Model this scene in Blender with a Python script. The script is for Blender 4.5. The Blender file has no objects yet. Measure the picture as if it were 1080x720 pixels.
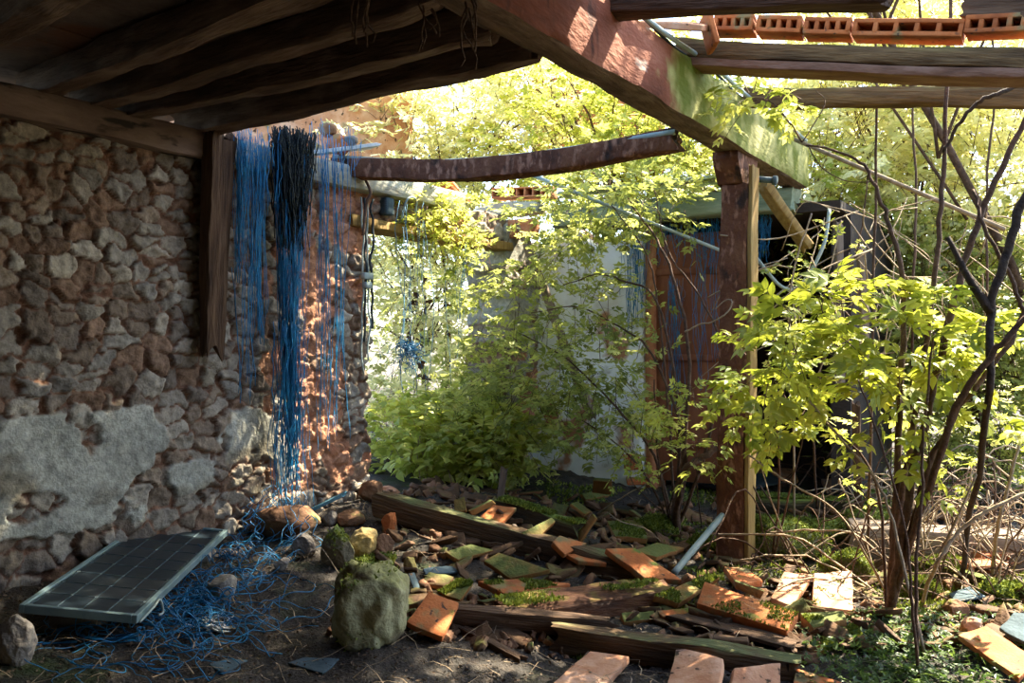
import bpy, bmesh, math, random
import numpy as np
from mathutils import Vector, Matrix

C = bpy.context.scene
COL = C.collection
CAMZ, FOC = 1.4, 900.0

# ------------------------------------------------------------------ frames of the place
N2 = np.array([.837, -.548]); D2 = np.array([.548, .837])      # across the room, along the long wall
WA = np.array([-1.143, 6.66])                                   # inner face of the stone wall at the doorway
CN = WA + D2 * 2.54                                             # corner with the back wall
U3 = np.array([0, 0, 1.0])

def WP(u, z, off=0.0):
    p = WA + D2 * u + N2 * off
    return np.array([p[0], p[1], z])
def BP(t, z, off=0.0):                                          # on the back wall, off = towards the room
    p = CN + N2 * t - D2 * off
    return np.array([p[0], p[1], z])
def W(px, py, y):
    return np.array([(px - 540) / FOC * y, y, CAMZ + (360 - py) / FOC * y])

# ------------------------------------------------------------------ noise
def _h(ix, iy, iz, seed):
    n = (ix.astype(np.int64) * 374761393 + iy.astype(np.int64) * 668265263 + iz.astype(np.int64) * 1274126177 + seed * 974711) & 0xffffffff
    n = ((n ^ (n >> 13)) * 1103515245) & 0xffffffff
    n = ((n ^ (n >> 16)) * 2654435761) & 0xffffffff
    return ((n ^ (n >> 15)) & 0xffff) / 32767.5 - 1.0
def vnoise(P, seed=0):
    P = np.asarray(P, float); I = np.floor(P); f = P - I; I = I.astype(np.int64)
    f = f * f * (3 - 2 * f)
    r = 0
    for dx in (0, 1):
        for dy in (0, 1):
            for dz in (0, 1):
                w = (f[..., 0] if dx else 1 - f[..., 0]) * (f[..., 1] if dy else 1 - f[..., 1]) * (f[..., 2] if dz else 1 - f[..., 2])
                r = r + w * _h(I[..., 0] + dx, I[..., 1] + dy, I[..., 2] + dz, seed)
    return r
def fbm(P, oct=3, seed=0):
    P = np.asarray(P, float); a, r = 1.0, 0
    for o in range(oct):
        r = r + a * vnoise(P * 2 ** o, seed + o * 17); a *= .5
    return r

# ------------------------------------------------------------------ ground
def ground(x, y):
    x = np.asarray(x, float); y = np.asarray(y, float)
    s = (x - WA[0]) * N2[0] + (y - WA[1]) * N2[1]
    b = .14 - .31 * np.clip(s / 2.55, 0, 1) ** 1.0
    # rubble heap in the middle of the room, towards the doorway
    b = b + .12 * np.exp(-(((x + .1) / .9) ** 2 + ((y - 6.0) / .8) ** 2))
    b = b + .16 * np.exp(-(((x - 2.9) / 1.2) ** 2 + ((y - 7.2) / 1.2) ** 2))
    P = np.stack([x, y, 0 * x], -1)
    return b + .035 * fbm(P * 1.7, 2, 3) + .018 * fbm(P * 6, 2, 9)
def G(px, py, dz=0.0):
    d = np.array([(px - 540) / FOC, 1.0, (360 - py) / FOC])
    f = lambda t: CAMZ + d[2] * t - (float(ground(d[0] * t, t)) + dz)
    t = 1.5
    while t < 13 and f(t) > 0: t += .05
    a, b = t - .05, t
    for _ in range(24):
        m = (a + b) / 2
        if f(m) > 0: a = m
        else: b = m
    return np.array([d[0] * b, b, CAMZ + d[2] * b])
def ray_plane(px, py, p, n):
    d = np.array([(px - 540) / FOC, 1.0, (360 - py) / FOC]); c = np.array([0, 0, CAMZ])
    return c + d * (np.dot(p - c, n) / np.dot(d, n))

# ------------------------------------------------------------------ materials
def mat(name, cols, scale=6, stretch=(1, 1, 1), rough=.85, bump=.3, bscale=40, moss=0, mosscol=((.05, .075, .012), (.16, .2, .03)),
        mscale=5, spots=None, detail=6, metal=0, spec=.3, pos=None):
    m = bpy.data.materials.new(name); m.use_nodes = True
    nt = m.node_tree; N = nt.nodes; L = nt.links
    bs = N['Principled BSDF']; bs.inputs['Roughness'].default_value = rough; bs.inputs['Metallic'].default_value = metal
    bs.inputs['Specular IOR Level'].default_value = spec
    tc = N.new('ShaderNodeTexCoord'); mp = N.new('ShaderNodeMapping'); mp.inputs['Scale'].default_value = stretch
    L.new(tc.outputs['Object'], mp.inputs[0])
    oi = N.new('ShaderNodeObjectInfo')
    no = N.new('ShaderNodeTexNoise'); no.noise_dimensions = '4D'; no.inputs['Scale'].default_value = scale; no.inputs['Detail'].default_value = detail
    no.inputs['Roughness'].default_value = .65
    mm = N.new('ShaderNodeMath'); mm.operation = 'MULTIPLY'; mm.inputs[1].default_value = 37.0
    L.new(oi.outputs['Random'], mm.inputs[0]); L.new(mm.outputs[0], no.inputs['W'])
    L.new(mp.outputs[0], no.inputs['Vector'])
    cr = N.new('ShaderNodeValToRGB'); e = cr.color_ramp.elements
    k = len(cols)
    while len(e) < k: e.new(.5)
    for i, c in enumerate(cols):
        e[i].position = (pos[i] if pos else .28 + .44 * i / max(1, k - 1)); e[i].color = (*c, 1)
    L.new(no.outputs[0], cr.inputs[0])
    out = cr.outputs[0]
    def mixc(fac, a, b):
        x = N.new('ShaderNodeMix'); x.data_type = 'RGBA'
        L.new(fac, x.inputs[0])
        if isinstance(a, tuple): x.inputs[6].default_value = (*a, 1)
        else: L.new(a, x.inputs[6])
        if isinstance(b, tuple): x.inputs[7].default_value = (*b, 1)
        else: L.new(b, x.inputs[7])
        return x.outputs[2]
    def nz(sc, lo, hi, st=None, det=4):
        q = N.new('ShaderNodeTexNoise'); q.noise_dimensions = '4D'; q.inputs['Scale'].default_value = sc; q.inputs['Detail'].default_value = det
        L.new(mm.outputs[0], q.inputs['W'])
        if st:
            p2 = N.new('ShaderNodeMapping'); p2.inputs['Scale'].default_value = st; L.new(tc.outputs['Object'], p2.inputs[0]); L.new(p2.outputs[0], q.inputs['Vector'])
        else: L.new(mp.outputs[0], q.inputs['Vector'])
        r = N.new('ShaderNodeMapRange'); r.inputs[1].default_value = lo; r.inputs[2].default_value = hi
        L.new(q.outputs[0], r.inputs[0]); return r.outputs[0]
    for sp in (spots or []):
        out = mixc(nz(sp[1], sp[2], sp[3], sp[4] if len(sp) > 4 else None), out, sp[0])
    bn = N.new('ShaderNodeTexNoise'); bn.inputs['Scale'].default_value = bscale; bn.inputs['Detail'].default_value = 5; L.new(mp.outputs[0], bn.inputs['Vector'])
    if moss:
        ge = N.new('ShaderNodeNewGeometry'); sx = N.new('ShaderNodeSeparateXYZ'); L.new(ge.outputs['Normal'], sx.inputs[0])
        r = N.new('ShaderNodeMapRange'); r.inputs[1].default_value = .15; r.inputs[2].default_value = .8; L.new(sx.outputs[2], r.inputs[0])
        f = nz(mscale, .62 - moss * .4, .70 - moss * .3, (1, 1, 1), 6)
        mu = N.new('ShaderNodeMath'); mu.operation = 'MULTIPLY'; L.new(r.outputs[0], mu.inputs[0]); L.new(f, mu.inputs[1])
        mc = mixc(bn.outputs[0], mosscol[0], mosscol[1])
        out = mixc(mu.outputs[0], out, mc)
    L.new(out, bs.inputs['Base Color'])
    b = N.new('ShaderNodeBump'); b.inputs['Strength'].default_value = bump; b.inputs['Distance'].default_value = .02
    ad = N.new('ShaderNodeMath'); ad.operation = 'ADD'; L.new(no.outputs[0], ad.inputs[0]); L.new(bn.outputs[0], ad.inputs[1])
    L.new(ad.outputs[0], b.inputs['Height']); L.new(b.outputs[0], bs.inputs['Normal'])
    return m

def attr_mat(name, rough=.9, bump=.5, bscale=60, spec=.2, mul=None):
    m = bpy.data.materials.new(name); m.use_nodes = True; N = m.node_tree.nodes; L = m.node_tree.links
    bs = N['Principled BSDF']; bs.inputs['Roughness'].default_value = rough; bs.inputs['Specular IOR Level'].default_value = spec
    a = N.new('ShaderNodeAttribute'); a.attribute_name = 'Col'
    tc = N.new('ShaderNodeTexCoord'); n = N.new('ShaderNodeTexNoise'); n.inputs['Scale'].default_value = bscale; n.inputs['Detail'].default_value = 6
    L.new(tc.outputs['Object'], n.inputs['Vector'])
    n2 = N.new('ShaderNodeTexNoise'); n2.inputs['Scale'].default_value = 22; n2.inputs['Detail'].default_value = 6; n2.inputs['Roughness'].default_value = .7; L.new(tc.outputs['Object'], n2.inputs['Vector'])
    r = N.new('ShaderNodeMapRange'); r.inputs[1].default_value = .3; r.inputs[2].default_value = .7; r.inputs[3].default_value = .55; r.inputs[4].default_value = 1.35; L.new(n2.outputs[0], r.inputs[0])
    x = N.new('ShaderNodeVectorMath'); x.operation = 'SCALE'; L.new(a.outputs['Color'], x.inputs[0]); L.new(r.outputs[0], x.inputs['Scale'])
    L.new(x.outputs[0], bs.inputs['Base Color'])
    b = N.new('ShaderNodeBump'); b.inputs['Strength'].default_value = bump; b.inputs['Distance'].default_value = .015
    L.new(n.outputs[0], b.inputs['Height']); L.new(b.outputs[0], bs.inputs['Normal'])
    return m

def leaf_mat(name, c1, c2, c3, trans=.5, rough=.45):
    m = bpy.data.materials.new(name); m.use_nodes = True; N = m.node_tree.nodes; L = m.node_tree.links
    bs = N['Principled BSDF']; bs.inputs['Roughness'].default_value = rough; bs.inputs['Specular IOR Level'].default_value = .35
    a = N.new('ShaderNodeAttribute'); a.attribute_name = 'rnd'
    cr = N.new('ShaderNodeValToRGB'); e = cr.color_ramp.elements; e.new(.5)
    for i, c in enumerate((c1, c2, c3)): e[i].position = (0, .5, 1)[i]; e[i].color = (*c, 1)
    L.new(a.outputs['Fac'], cr.inputs[0]); L.new(cr.outputs[0], bs.inputs['Base Color'])
    t = N.new('ShaderNodeBsdfTranslucent'); hs = N.new('ShaderNodeHueSaturation'); hs.inputs['Value'].default_value = 1.3; hs.inputs['Saturation'].default_value = 1.0
    hs.inputs['Hue'].default_value = .485
    L.new(cr.outputs[0], hs.inputs['Color']); L.new(hs.outputs[0], t.inputs[0])
    x = N.new('ShaderNodeMixShader'); x.inputs[0].default_value = trans
    L.new(bs.outputs[0], x.inputs[1]); L.new(t.outputs[0], x.inputs[2]); L.new(x.outputs[0], N['Material Output'].inputs[0])
    return m

M = {}
M['soil'] = mat('soil', [(.012, .011, .010), (.035, .028, .022), (.075, .055, .04)], 14, bump=.8, bscale=70, spots=[((.10, .09, .08), 90, .62, .68), ((.03, .045, .01), 2.2, .55, .7)])
M['clay'] = mat('clay', [(.17, .045, .014), (.40, .115, .03), (.50, .19, .065)], 5, bump=.25, bscale=60, moss=.12, mscale=7, spots=[((.20, .16, .07), 9, .55, .68), ((.05, .03, .02), 30, .63, .7)])
M['claymoss'] = mat('claymoss', [(.14, .06, .02), (.27, .115, .03), (.24, .17, .05)], 6, bump=.4, bscale=50, moss=.7, mscale=4, mosscol=((.045, .06, .012), (.13, .14, .03)))
M['claymoss2'] = mat('claymoss2', [(.035, .022, .012), (.10, .05, .022), (.24, .095, .033)], 3, bump=.4, bscale=50, moss=.3, mscale=3, mosscol=((.05, .06, .015), (.13, .13, .035)))
M['claystrip'] = mat('claystrip', [(.09, .04, .022), (.19, .09, .05), (.27, .15, .10)], 5, (1, 4, 4), bump=.4, bscale=20)
M['claypale'] = mat('claypale', [(.36, .13, .055), (.52, .27, .15), (.66, .45, .33)], 6, bump=.25, bscale=60, spots=[((.06, .035, .02), 18, .62, .67), ((.20, .17, .06), 5, .6, .7)])  # paler clay; also stands in for sunlight on some tiles
M['brick'] = mat('brick', [(.22, .07, .03), (.42, .16, .07), (.5, .26, .14)], 8, bump=.4, moss=.15)
M['wood'] = mat('wood', [(.03, .017, .010), (.085, .045, .023), (.16, .095, .055)], 5, (.5, 6, 6), bump=.9, bscale=14)
M['woodpale'] = mat('woodpale', [(.10, .07, .05), (.19, .14, .10), (.28, .22, .17)], 5, (.5, 6, 6), bump=.6, bscale=14)
M['rafter'] = mat('rafter', [(.04, .024, .016), (.13, .08, .052), (.24, .16, .11)], 4, (.7, 5, 5), bump=.8, bscale=14, spots=[((.24, .17, .125), 3, .54, .66, (1, 3, 3))])
M['joistwood'] = mat('joistwood', [(.035, .018, .007), (.13, .07, .025), (.27, .155, .06)], 5, (.5, 5, 5), bump=1, bscale=12, moss=.4, mscale=3, mosscol=((.10, .10, .02), (.22, .2, .05)))
M['woodmoss'] = mat('woodmoss', [(.03, .018, .009), (.09, .05, .022), (.17, .10, .045)], 5, (.5, 5, 5), bump=1, bscale=12, moss=.55, mscale=3, mosscol=((.06, .065, .025), (.14, .15, .05)))
M['woodmoss2'] = mat('woodmoss2', [(.02, .015, .008), (.05, .04, .02), (.10, .07, .03)], 5, (.5, 5, 5), bump=1, bscale=12, moss=.95, mscale=3, mosscol=((.06, .09, .012), (.2, .25, .04)))
M['rot'] = mat('rot', [(.03, .012, .006), (.10, .038, .016), (.18, .08, .03)], 7, (.7, 4, 4), bump=1.4, bscale=12, moss=.35, mscale=6, mosscol=((.12, .09, .02), (.26, .19, .04)))
M['stone'] = mat('stone', [(.09, .075, .06), (.20, .17, .13), (.30, .26, .20)], 5, bump=.8, bscale=25, moss=.95, mscale=4, mosscol=((.12, .115, .045), (.36, .34, .16)))
M['boulder'] = mat('boulder', [(.12, .11, .06), (.28, .27, .14), (.42, .40, .24)], 4, bump=.9, bscale=22, moss=.9, mscale=4, mosscol=((.14, .14, .04), (.42, .40, .17)), spots=[((.09, .06, .04), 3, .53, .62)])
M['stoneplain'] = mat('stoneplain', [(.10, .085, .075), (.21, .18, .15), (.33, .29, .24)], 5, bump=.7, bscale=25)
M['stonebrown'] = mat('stonebrown', [(.10, .045, .025), (.20, .10, .05), (.3, .19, .1)], 5, bump=.7, bscale=25, moss=.2)
M['stoneyellow'] = mat('stoneyellow', [(.22, .12, .03), (.36, .24, .08), (.45, .36, .18)], 4, bump=.6, bscale=25, moss=.3, mosscol=((.15, .14, .03), (.3, .27, .08)))
M['stonemoss'] = mat('stonemoss', [(.09, .08, .05), (.17, .14, .09), (.25, .2, .14)], 5, bump=.8, bscale=25, moss=1, mscale=3, mosscol=((.06, .09, .012), (.2, .25, .04)))
M['slate'] = mat('slate', [(.03, .05, .06), (.055, .085, .10), (.09, .13, .15)], 6, bump=.4, bscale=30)
M['paleboard'] = mat('paleboard', [(.35, .37, .36), (.5, .5, .48), (.62, .6, .57)], 6, bump=.3, spots=[((.1, .09, .06), 9, .6, .68)])
M['pipe'] = mat('pipe', [(.20, .26, .25), (.28, .34, .32), (.36, .4, .36)], 8, rough=.5, bump=.1)
M['iron'] = mat('iron', [(.04, .022, .015), (.10, .055, .035), (.16, .10, .07)], 12, rough=.7, bump=.4)
M['cable'] = mat('cable', [(.012, .018, .02), (.03, .04, .045)], 8, rough=.6, bump=.1)
M['twine'] = mat('twine', [(.003, .06, .15), (.006, .14, .30), (.02, .24, .44)], 9, rough=.5, bump=0, spec=.4)
M['twinedark'] = mat('twinedark', [(.004, .02, .035), (.006, .05, .10), (.01, .08, .16)], 7, rough=.6, bump=0)
M['twinepale'] = mat('twinepale', [(.05, .15, .24), (.10, .22, .32)], 7, rough=.6, bump=0)
M['darkcloth'] = mat('darkcloth', [(.006, .010, .011), (.014, .02, .021)], 14, bump=.9, bscale=60)
M['alu'] = mat('alu', [(.16, .24, .25), (.26, .35, .36)], 10, rough=.45, bump=.1, metal=.4)
M['bark'] = mat('bark', [(.03, .016, .01), (.085, .045, .025), (.15, .085, .05)], 20, bump=.6, bscale=60)
M['barkpale'] = mat('barkpale', [(.16, .11, .07), (.30, .22, .14), (.42, .33, .22)], 20, bump=.4)
M['barkdark'] = mat('barkdark', [(.014, .010, .008), (.04, .026, .017), (.08, .05, .03)], 20, bump=.6)
M['bluepaint'] = mat('bluepaint', [(.05, .14, .19), (.09, .22, .28), (.14, .28, .33)], 6, bump=.3, spots=[((.1, .08, .06), 14, .6, .68)])
M['beampaint'] = mat('beampaint', [(.10, .03, .016), (.26, .08, .038), (.37, .15, .085)], 3.2, (.6, 1.5, 1.5), bump=.5, bscale=25,
    spots=[((.52, .36, .27), 3.1, .57, .61), ((.10, .035, .02), 5, .6, .68, (2.5, 1, .6))])
M['ceil'] = mat('ceil', [(.05, .034, .026), (.15, .11, .085), (.22, .165, .13)], 4, bump=.4, bscale=30, spots=[((.17, .08, .045), 2, .58, .68)])
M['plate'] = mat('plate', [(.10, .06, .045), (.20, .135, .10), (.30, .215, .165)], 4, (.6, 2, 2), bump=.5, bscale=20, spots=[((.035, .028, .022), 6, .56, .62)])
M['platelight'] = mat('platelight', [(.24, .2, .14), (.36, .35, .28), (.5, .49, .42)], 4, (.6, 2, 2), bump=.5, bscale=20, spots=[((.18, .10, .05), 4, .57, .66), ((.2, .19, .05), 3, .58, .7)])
M['greenplate'] = mat('greenplate', [(.10, .13, .08), (.2, .24, .15), (.32, .35, .25)], 4, (.6, 3, 3), bump=.5, bscale=20, moss=.3)
M['postpaint'] = mat('postpaint', [(.05, .018, .008), (.12, .042, .018), (.18, .075, .032)], 5, (1.5, 1.5, 1), bump=.9, bscale=22,
    spots=[((.27, .125, .07), 17, .55, .63, (1.6, 1.6, .6)), ((.03, .014, .008), 6, .56, .66)])
M['yellowboard'] = mat('yellowboard', [(.13, .07, .018), (.24, .145, .04), (.30, .21, .075)], 5, (6, 6, .6), bump=.4, bscale=14)
M['rust'] = mat('rust', [(.10, .035, .018), (.22, .075, .035), (.32, .14, .07)], 3, (1.5, 1.5, .5), bump=.3, bscale=20, spots=[((.06, .02, .015), 3, .55, .7)])
M['plaster'] = mat('plaster', [(.50, .46, .42), (.74, .75, .74), (.80, .82, .84)], 1.6, bump=.35, bscale=18, spots=[((.36, .17, .09), 2.2, .58, .63), ((.3, .28, .22), 6, .6, .7)])
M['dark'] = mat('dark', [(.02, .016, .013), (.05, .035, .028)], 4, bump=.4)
M['wallattr'] = attr_mat('stone_masonry')
M['litter'] = mat('litter', [(.03, .022, .016), (.10, .065, .04), (.22, .17, .12)], 9, bump=0)
M['mossy'] = leaf_mat('mossy', (.05, .075, .008), (.12, .16, .015), (.24, .28, .05), .25, .8)
M['leaf'] = leaf_mat('leaf', (.12, .16, .035), (.32, .37, .085), (.52, .54, .18), .55)
M['leafbright'] = leaf_mat('leafbright', (.22, .29, .04), (.42, .46, .08), (.60, .60, .20), .55)
M['leafyellow'] = leaf_mat('leafyellow', (.13, .19, .02), (.28, .33, .03), (.46, .47, .07), .5)
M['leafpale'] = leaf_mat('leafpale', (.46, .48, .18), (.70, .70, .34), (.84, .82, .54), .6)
M['leafdark'] = leaf_mat('leafdark', (.02, .05, .015), (.06, .11, .02), (.14, .2, .04), .45)

# ------------------------------------------------------------------ object helpers
def link(o, parent=None):
    COL.objects.link(o)
    if parent is not None: o.parent = parent
    return o
def tag(o, label=None, cat=None, group=None, kind=None):
    if label: o['label'] = label
    if cat: o['category'] = cat
    if group: o['group'] = group
    if kind: o['kind'] = kind
    return o
def mesh_obj(name, V, F, m, parent=None, loc=(0, 0, 0), smooth=True, attr=None, col=None):
    """V world coordinates (numpy); the object's origin goes to loc."""
    V = np.asarray(V, float) - np.asarray(loc, float)
    me = bpy.data.meshes.new(name)
    if isinstance(F, np.ndarray):
        nf, k = F.shape
        me.vertices.add(len(V)); me.vertices.foreach_set('co', V.astype(np.float32).ravel())
        me.loops.add(nf * k); me.loops.foreach_set('vertex_index', F.astype(np.int32).ravel())
        me.polygons.add(nf); me.polygons.foreach_set('loop_start', np.arange(0, nf * k, k, dtype=np.int32))
        me.update(calc_edges=True)
    else:
        me.from_pydata(V.tolist(), [], F)
    me.polygons.foreach_set('use_smooth', np.full(len(me.polygons), bool(smooth)))
    if attr is not None:
        a = me.attributes.new('rnd', 'FLOAT', 'POINT'); a.data.foreach_set('value', np.asarray(attr, np.float32))
    if col is not None:
        a = me.attributes.new('Col', 'FLOAT_COLOR', 'POINT'); a.data.foreach_set('color', np.c_[col, np.ones(len(col))].astype(np.float32).ravel())
    me.materials.append(m if not isinstance(m, str) else M[m]); me.update()
    o = bpy.data.objects.new(name, me)
    if parent is None: o.location = loc
    return link(o, parent)
def part(name, V, F, m, root, smooth=True, attr=None, col=None):
    return mesh_obj(name, V, F, m, root, tuple(root_loc(root)), smooth, attr, col)
def root_loc(o):
    v = Vector((0, 0, 0))
    while o: v = v + o.location; o = o.parent
    return v
def empty(name, loc, label, cat, group=None, kind=None):
    o = bpy.data.objects.new(name, None); o.location = Vector(loc); o.empty_display_size = .1
    return tag(link(o), label, cat, group, kind)
class MB:
    def __init__(s): s.V = []; s.F = []; s.n = 0
    def add(s, V, F):
        V = np.asarray(V, float)
        s.V.append(V); s.F += [tuple(int(i) + s.n for i in f) for f in F]; s.n += len(V)
        return s
    def get(s): return np.concatenate(s.V), s.F
BOXF = [(0, 3, 2, 1), (4, 5, 6, 7), (0, 1, 5, 4), (1, 2, 6, 5), (2, 3, 7, 6), (3, 0, 4, 7)]
def box(c, ax, ay, az):
    """centre and three half-axis vectors"""
    c, ax, ay, az = map(lambda v: np.asarray(v, float), (c, ax, ay, az))
    V = [c - ax - ay - az, c + ax - ay - az, c + ax + ay - az, c - ax + ay - az, c - ax - ay + az, c + ax - ay + az, c + ax + ay + az, c - ax + ay + az]
    return np.array(V), BOXF
def rbox(c, ax, ay, az, cuts=3, noise=.004, seed=0, bev=.006):
    """box with soft, worn edges"""
    bm = bmesh.new(); V, F = box(c, ax, ay, az)
    vs = [bm.verts.new(v) for v in V]
    for f in F: bm.faces.new([vs[i] for i in f])
    if bev: bmesh.ops.bevel(bm, geom=list(bm.edges), offset=bev, segments=1, affect='EDGES', profile=.5)
    if cuts: bmesh.ops.subdivide_edges(bm, edges=[e for e in bm.edges if e.calc_length() > bev * 4], cuts=cuts, use_grid_fill=True)
    bmesh.ops.recalc_face_normals(bm, faces=list(bm.faces))
    bm.verts.index_update()
    V = np.array([v.co[:] for v in bm.verts]); F = [tuple(v.index for v in f.verts) for f in bm.faces]; bm.free()
    if noise:
        for k in range(3): V[:, k] += noise * fbm(V * 9 + 11 * k, 2, seed + k)
    return V, F
def tube(pts, r, n=6, wob=0, seed=0):
    pts = np.asarray(pts, float); k = len(pts); r = np.broadcast_to(np.asarray(r, float), (k,))
    T = np.gradient(pts, axis=0); T /= np.linalg.norm(T, axis=1)[:, None] + 1e-9
    ref = np.array([0, 0, 1.0]) if abs(T[:, 2]).mean() < .8 else np.array([1.0, 0, 0])
    A = np.cross(T, ref); A /= np.linalg.norm(A, axis=1)[:, None] + 1e-9; B = np.cross(T, A)
    a = np.arange(n) * 2 * math.pi / n
    V = pts[:, None] + (A[:, None] * np.cos(a)[None, :, None] + B[:, None] * np.sin(a)[None, :, None]) * r[:, None, None]
    V = V.reshape(-1, 3)
    F = [(i * n + j, i * n + (j + 1) % n, (i + 1) * n + (j + 1) % n, (i + 1) * n + j) for i in range(k - 1) for j in range(n)]
    F += [tuple(range(n))[::-1], tuple((k - 1) * n + j for j in range(n))]
    return V, F
def smooth_line(P, k=6):
    """Catmull-Rom through the points"""
    P = np.asarray(P, float)
    if len(P) < 3: return np.array([P[0] + (P[-1] - P[0]) * t for t in np.linspace(0, 1, k + 1)])
    Q = np.vstack([2 * P[0] - P[1], P, 2 * P[-1] - P[-2]]); out = []
    for i in range(1, len(Q) - 2):
        for t in np.linspace(0, 1, k, endpoint=False):
            a, b, c, d = Q[i - 1:i + 3]
            out.append(.5 * (2 * b + (c - a) * t + (2 * a - 5 * b + 4 * c - d) * t * t + (3 * b - 3 * c + d - a) * t ** 3))
    out.append(Q[-2]); return np.array(out)

SEED = [100]
def sd(): SEED[0] += 13; return SEED[0]

def timber(name, p0, p1, w, h, m, label=None, cat='timber', group=None, rough=.012, bow=0, ragged=.04, up=(0, 0, 1), parent=None, taper=1.0, seg=None, side=0):
    """squared old timber along p0 -> p1 (axis), grain along its own X axis"""
    p0 = np.asarray(p0, float); p1 = np.asarray(p1, float); L = np.linalg.norm(p1 - p0)
    x = (p1 - p0) / L; y = np.cross(np.asarray(up, float), x); y /= np.linalg.norm(y); z = np.cross(x, y)
    s = sd(); K = seg or max(8, int(L / .045)); ring = []
    for (a, b) in ((1, 0), (1, .75), (.93, .96), (.7, 1), (0, 1), (-.7, 1), (-.93, .96), (-1, .75), (-1, 0), (-1, -.75), (-.93, -.96), (-.7, -1), (0, -1), (.7, -1), (.93, -.96), (1, -.75)):
        ring.append((a * w / 2, b * h / 2))
    R = np.array(ring); n = len(R)
    t = np.linspace(0, 1, K + 1); V = np.zeros((K + 1, n, 3))
    tp = 1 + (taper - 1) * t
    V[:, :, 0] = t[:, None] * L; V[:, :, 1] = R[None, :, 0] * tp[:, None]; V[:, :, 2] = R[None, :, 1] * tp[:, None]
    V[0, :, 0] += ragged * (fbm(np.c_[R * 30, R[:, :1] * 0], 2, s)); V[-1, :, 0] += ragged * (fbm(np.c_[R * 30, R[:, :1] * 0], 2, s + 5))
    q = V * np.array([3, 14, 14])
    V[:, :, 1] += rough * fbm(q, 3, s + 1); V[:, :, 2] += rough * fbm(q, 3, s + 2)
    V[:, :, 2] += (bow * np.sin(math.pi * t))[:, None] + rough * .6 * fbm(np.stack([t * L * 2.2, t * 0, t * 0], -1), 2, s + 3)[:, None]
    V[:, :, 1] += (side * np.sin(math.pi * t))[:, None]
    V = V.reshape(-1, 3)
    F = [(i * n + j, i * n + (j + 1) % n, (i + 1) * n + (j + 1) % n, (i + 1) * n + j) for i in range(K) for j in range(n)]
    c0, c1 = len(V), len(V) + 1
    V = np.vstack([V, [V[:n].mean(0) + [ragged * .4, 0, 0]], [V[-n:].mean(0) - [ragged * .4, 0, 0]]])
    V = V[:]
    F += [(c0, (j + 1) % n, j) for j in range(n)] + [(c1, K * n + j, K * n + (j + 1) % n) for j in range(n)]
    Mx = Matrix(((x[0], y[0], z[0], p0[0]), (x[1], y[1], z[1], p0[1]), (x[2], y[2], z[2], p0[2]), (0, 0, 0, 1)))
    if parent is not None:
        Vw = V @ np.array([x, y, z]) + p0
        o = part(name, Vw, F, m, parent)
    else:
        o = mesh_obj(name, V, F, m); o.matrix_world = Mx
        tag(o, label, cat, group)
    try: o.data.set_sharp_from_angle(angle=math.radians(50))
    except Exception: pass
    return o
def structure(o): o['kind'] = 'structure'; return o

# ------------------------------------------------------------------ leaves
def leaflet(o, d, ln, wd, zb=-.12):
    d = np.array([d[0], d[1], 0.0]); d /= np.linalg.norm(d); s = np.array([-d[1], d[0], 0]); o = np.array(o, float)
    V = [o, o + d * ln * .42 + s * wd / 2, o + d * ln * .42 - s * wd / 2, o + d * ln * .45 + np.array([0, 0, zb * wd * 1.6]), o + d * ln + np.array([0, 0, -.10 * ln])]
    return np.array(V), [(0, 3, 1), (0, 2, 3), (1, 3, 4), (3, 2, 4)]
def leaflet_big(o, d, ln, wd):
    d = np.array([d[0], d[1], 0.0]); d /= np.linalg.norm(d); s = np.array([-d[1], d[0], 0]); o = np.array(o, float)
    prof = [(0, 0), (.15, .62), (.38, 1), (.62, .8), (.84, .36), (1, 0)]
    V = []; F = []
    for (t, w) in prof:
        dz = -.22 * ln * t * t
        c = o + d * ln * t + np.array([0, 0, dz])
        V += [c + s * wd / 2 * w + np.array([0, 0, .14 * wd * w]), c, c - s * wd / 2 * w + np.array([0, 0, .14 * wd * w])]
    for i in range(len(prof) - 1):
        a = i * 3
        F += [(a, a + 1, a + 4), (a, a + 4, a + 3), (a + 1, a + 2, a + 5), (a + 1, a + 5, a + 4)]
    return np.array(V), F
def comp_leaf(fn, big=False):
    mb = MB(); f = leaflet_big if big else leaflet
    mb.add(*f((.55, 0, 0), (1, 0), .48, .26))
    for x, l in ((.30, .44), (.55, .42)):
        mb.add(*f((x, .01, 0), (.62, .8), l, .22)); mb.add(*f((x, -.01, 0), (.62, -.8), l, .22))
    # stalk
    mb.add(np.array([[0, .008, 0], [0, -.008, 0], [.56, 0, .005]]), [(0, 1, 2)])
    V, F = mb.get(); return V, np.array(F)
LEAF = {'comp': comp_leaf(None), 'big': comp_leaf(None, True)}
V_, F_ = leaflet((0, 0, 0), (1, 0), 1, .55); LEAF['simple'] = (V_, np.array(F_))
V_, F_ = leaflet_big((0, 0, 0), (1, 0), 1, .62); LEAF['broad'] = (V_, np.array(F_))
V_, F_ = leaflet((0, 0, 0), (1, 0), 1, .3); V2, F2 = leaflet((0.1, 0, 0), (.6, .8), .7, .3); V3, F3 = leaflet((0.1, 0, 0), (.6, -.8), .7, .3)
LEAF['ivy'] = (np.vstack([V_, V2, V3]), np.array(F_ + [tuple(np.array(f) + 5) for f in F2] + [tuple(np.array(f) + 10) for f in F3]))

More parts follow.
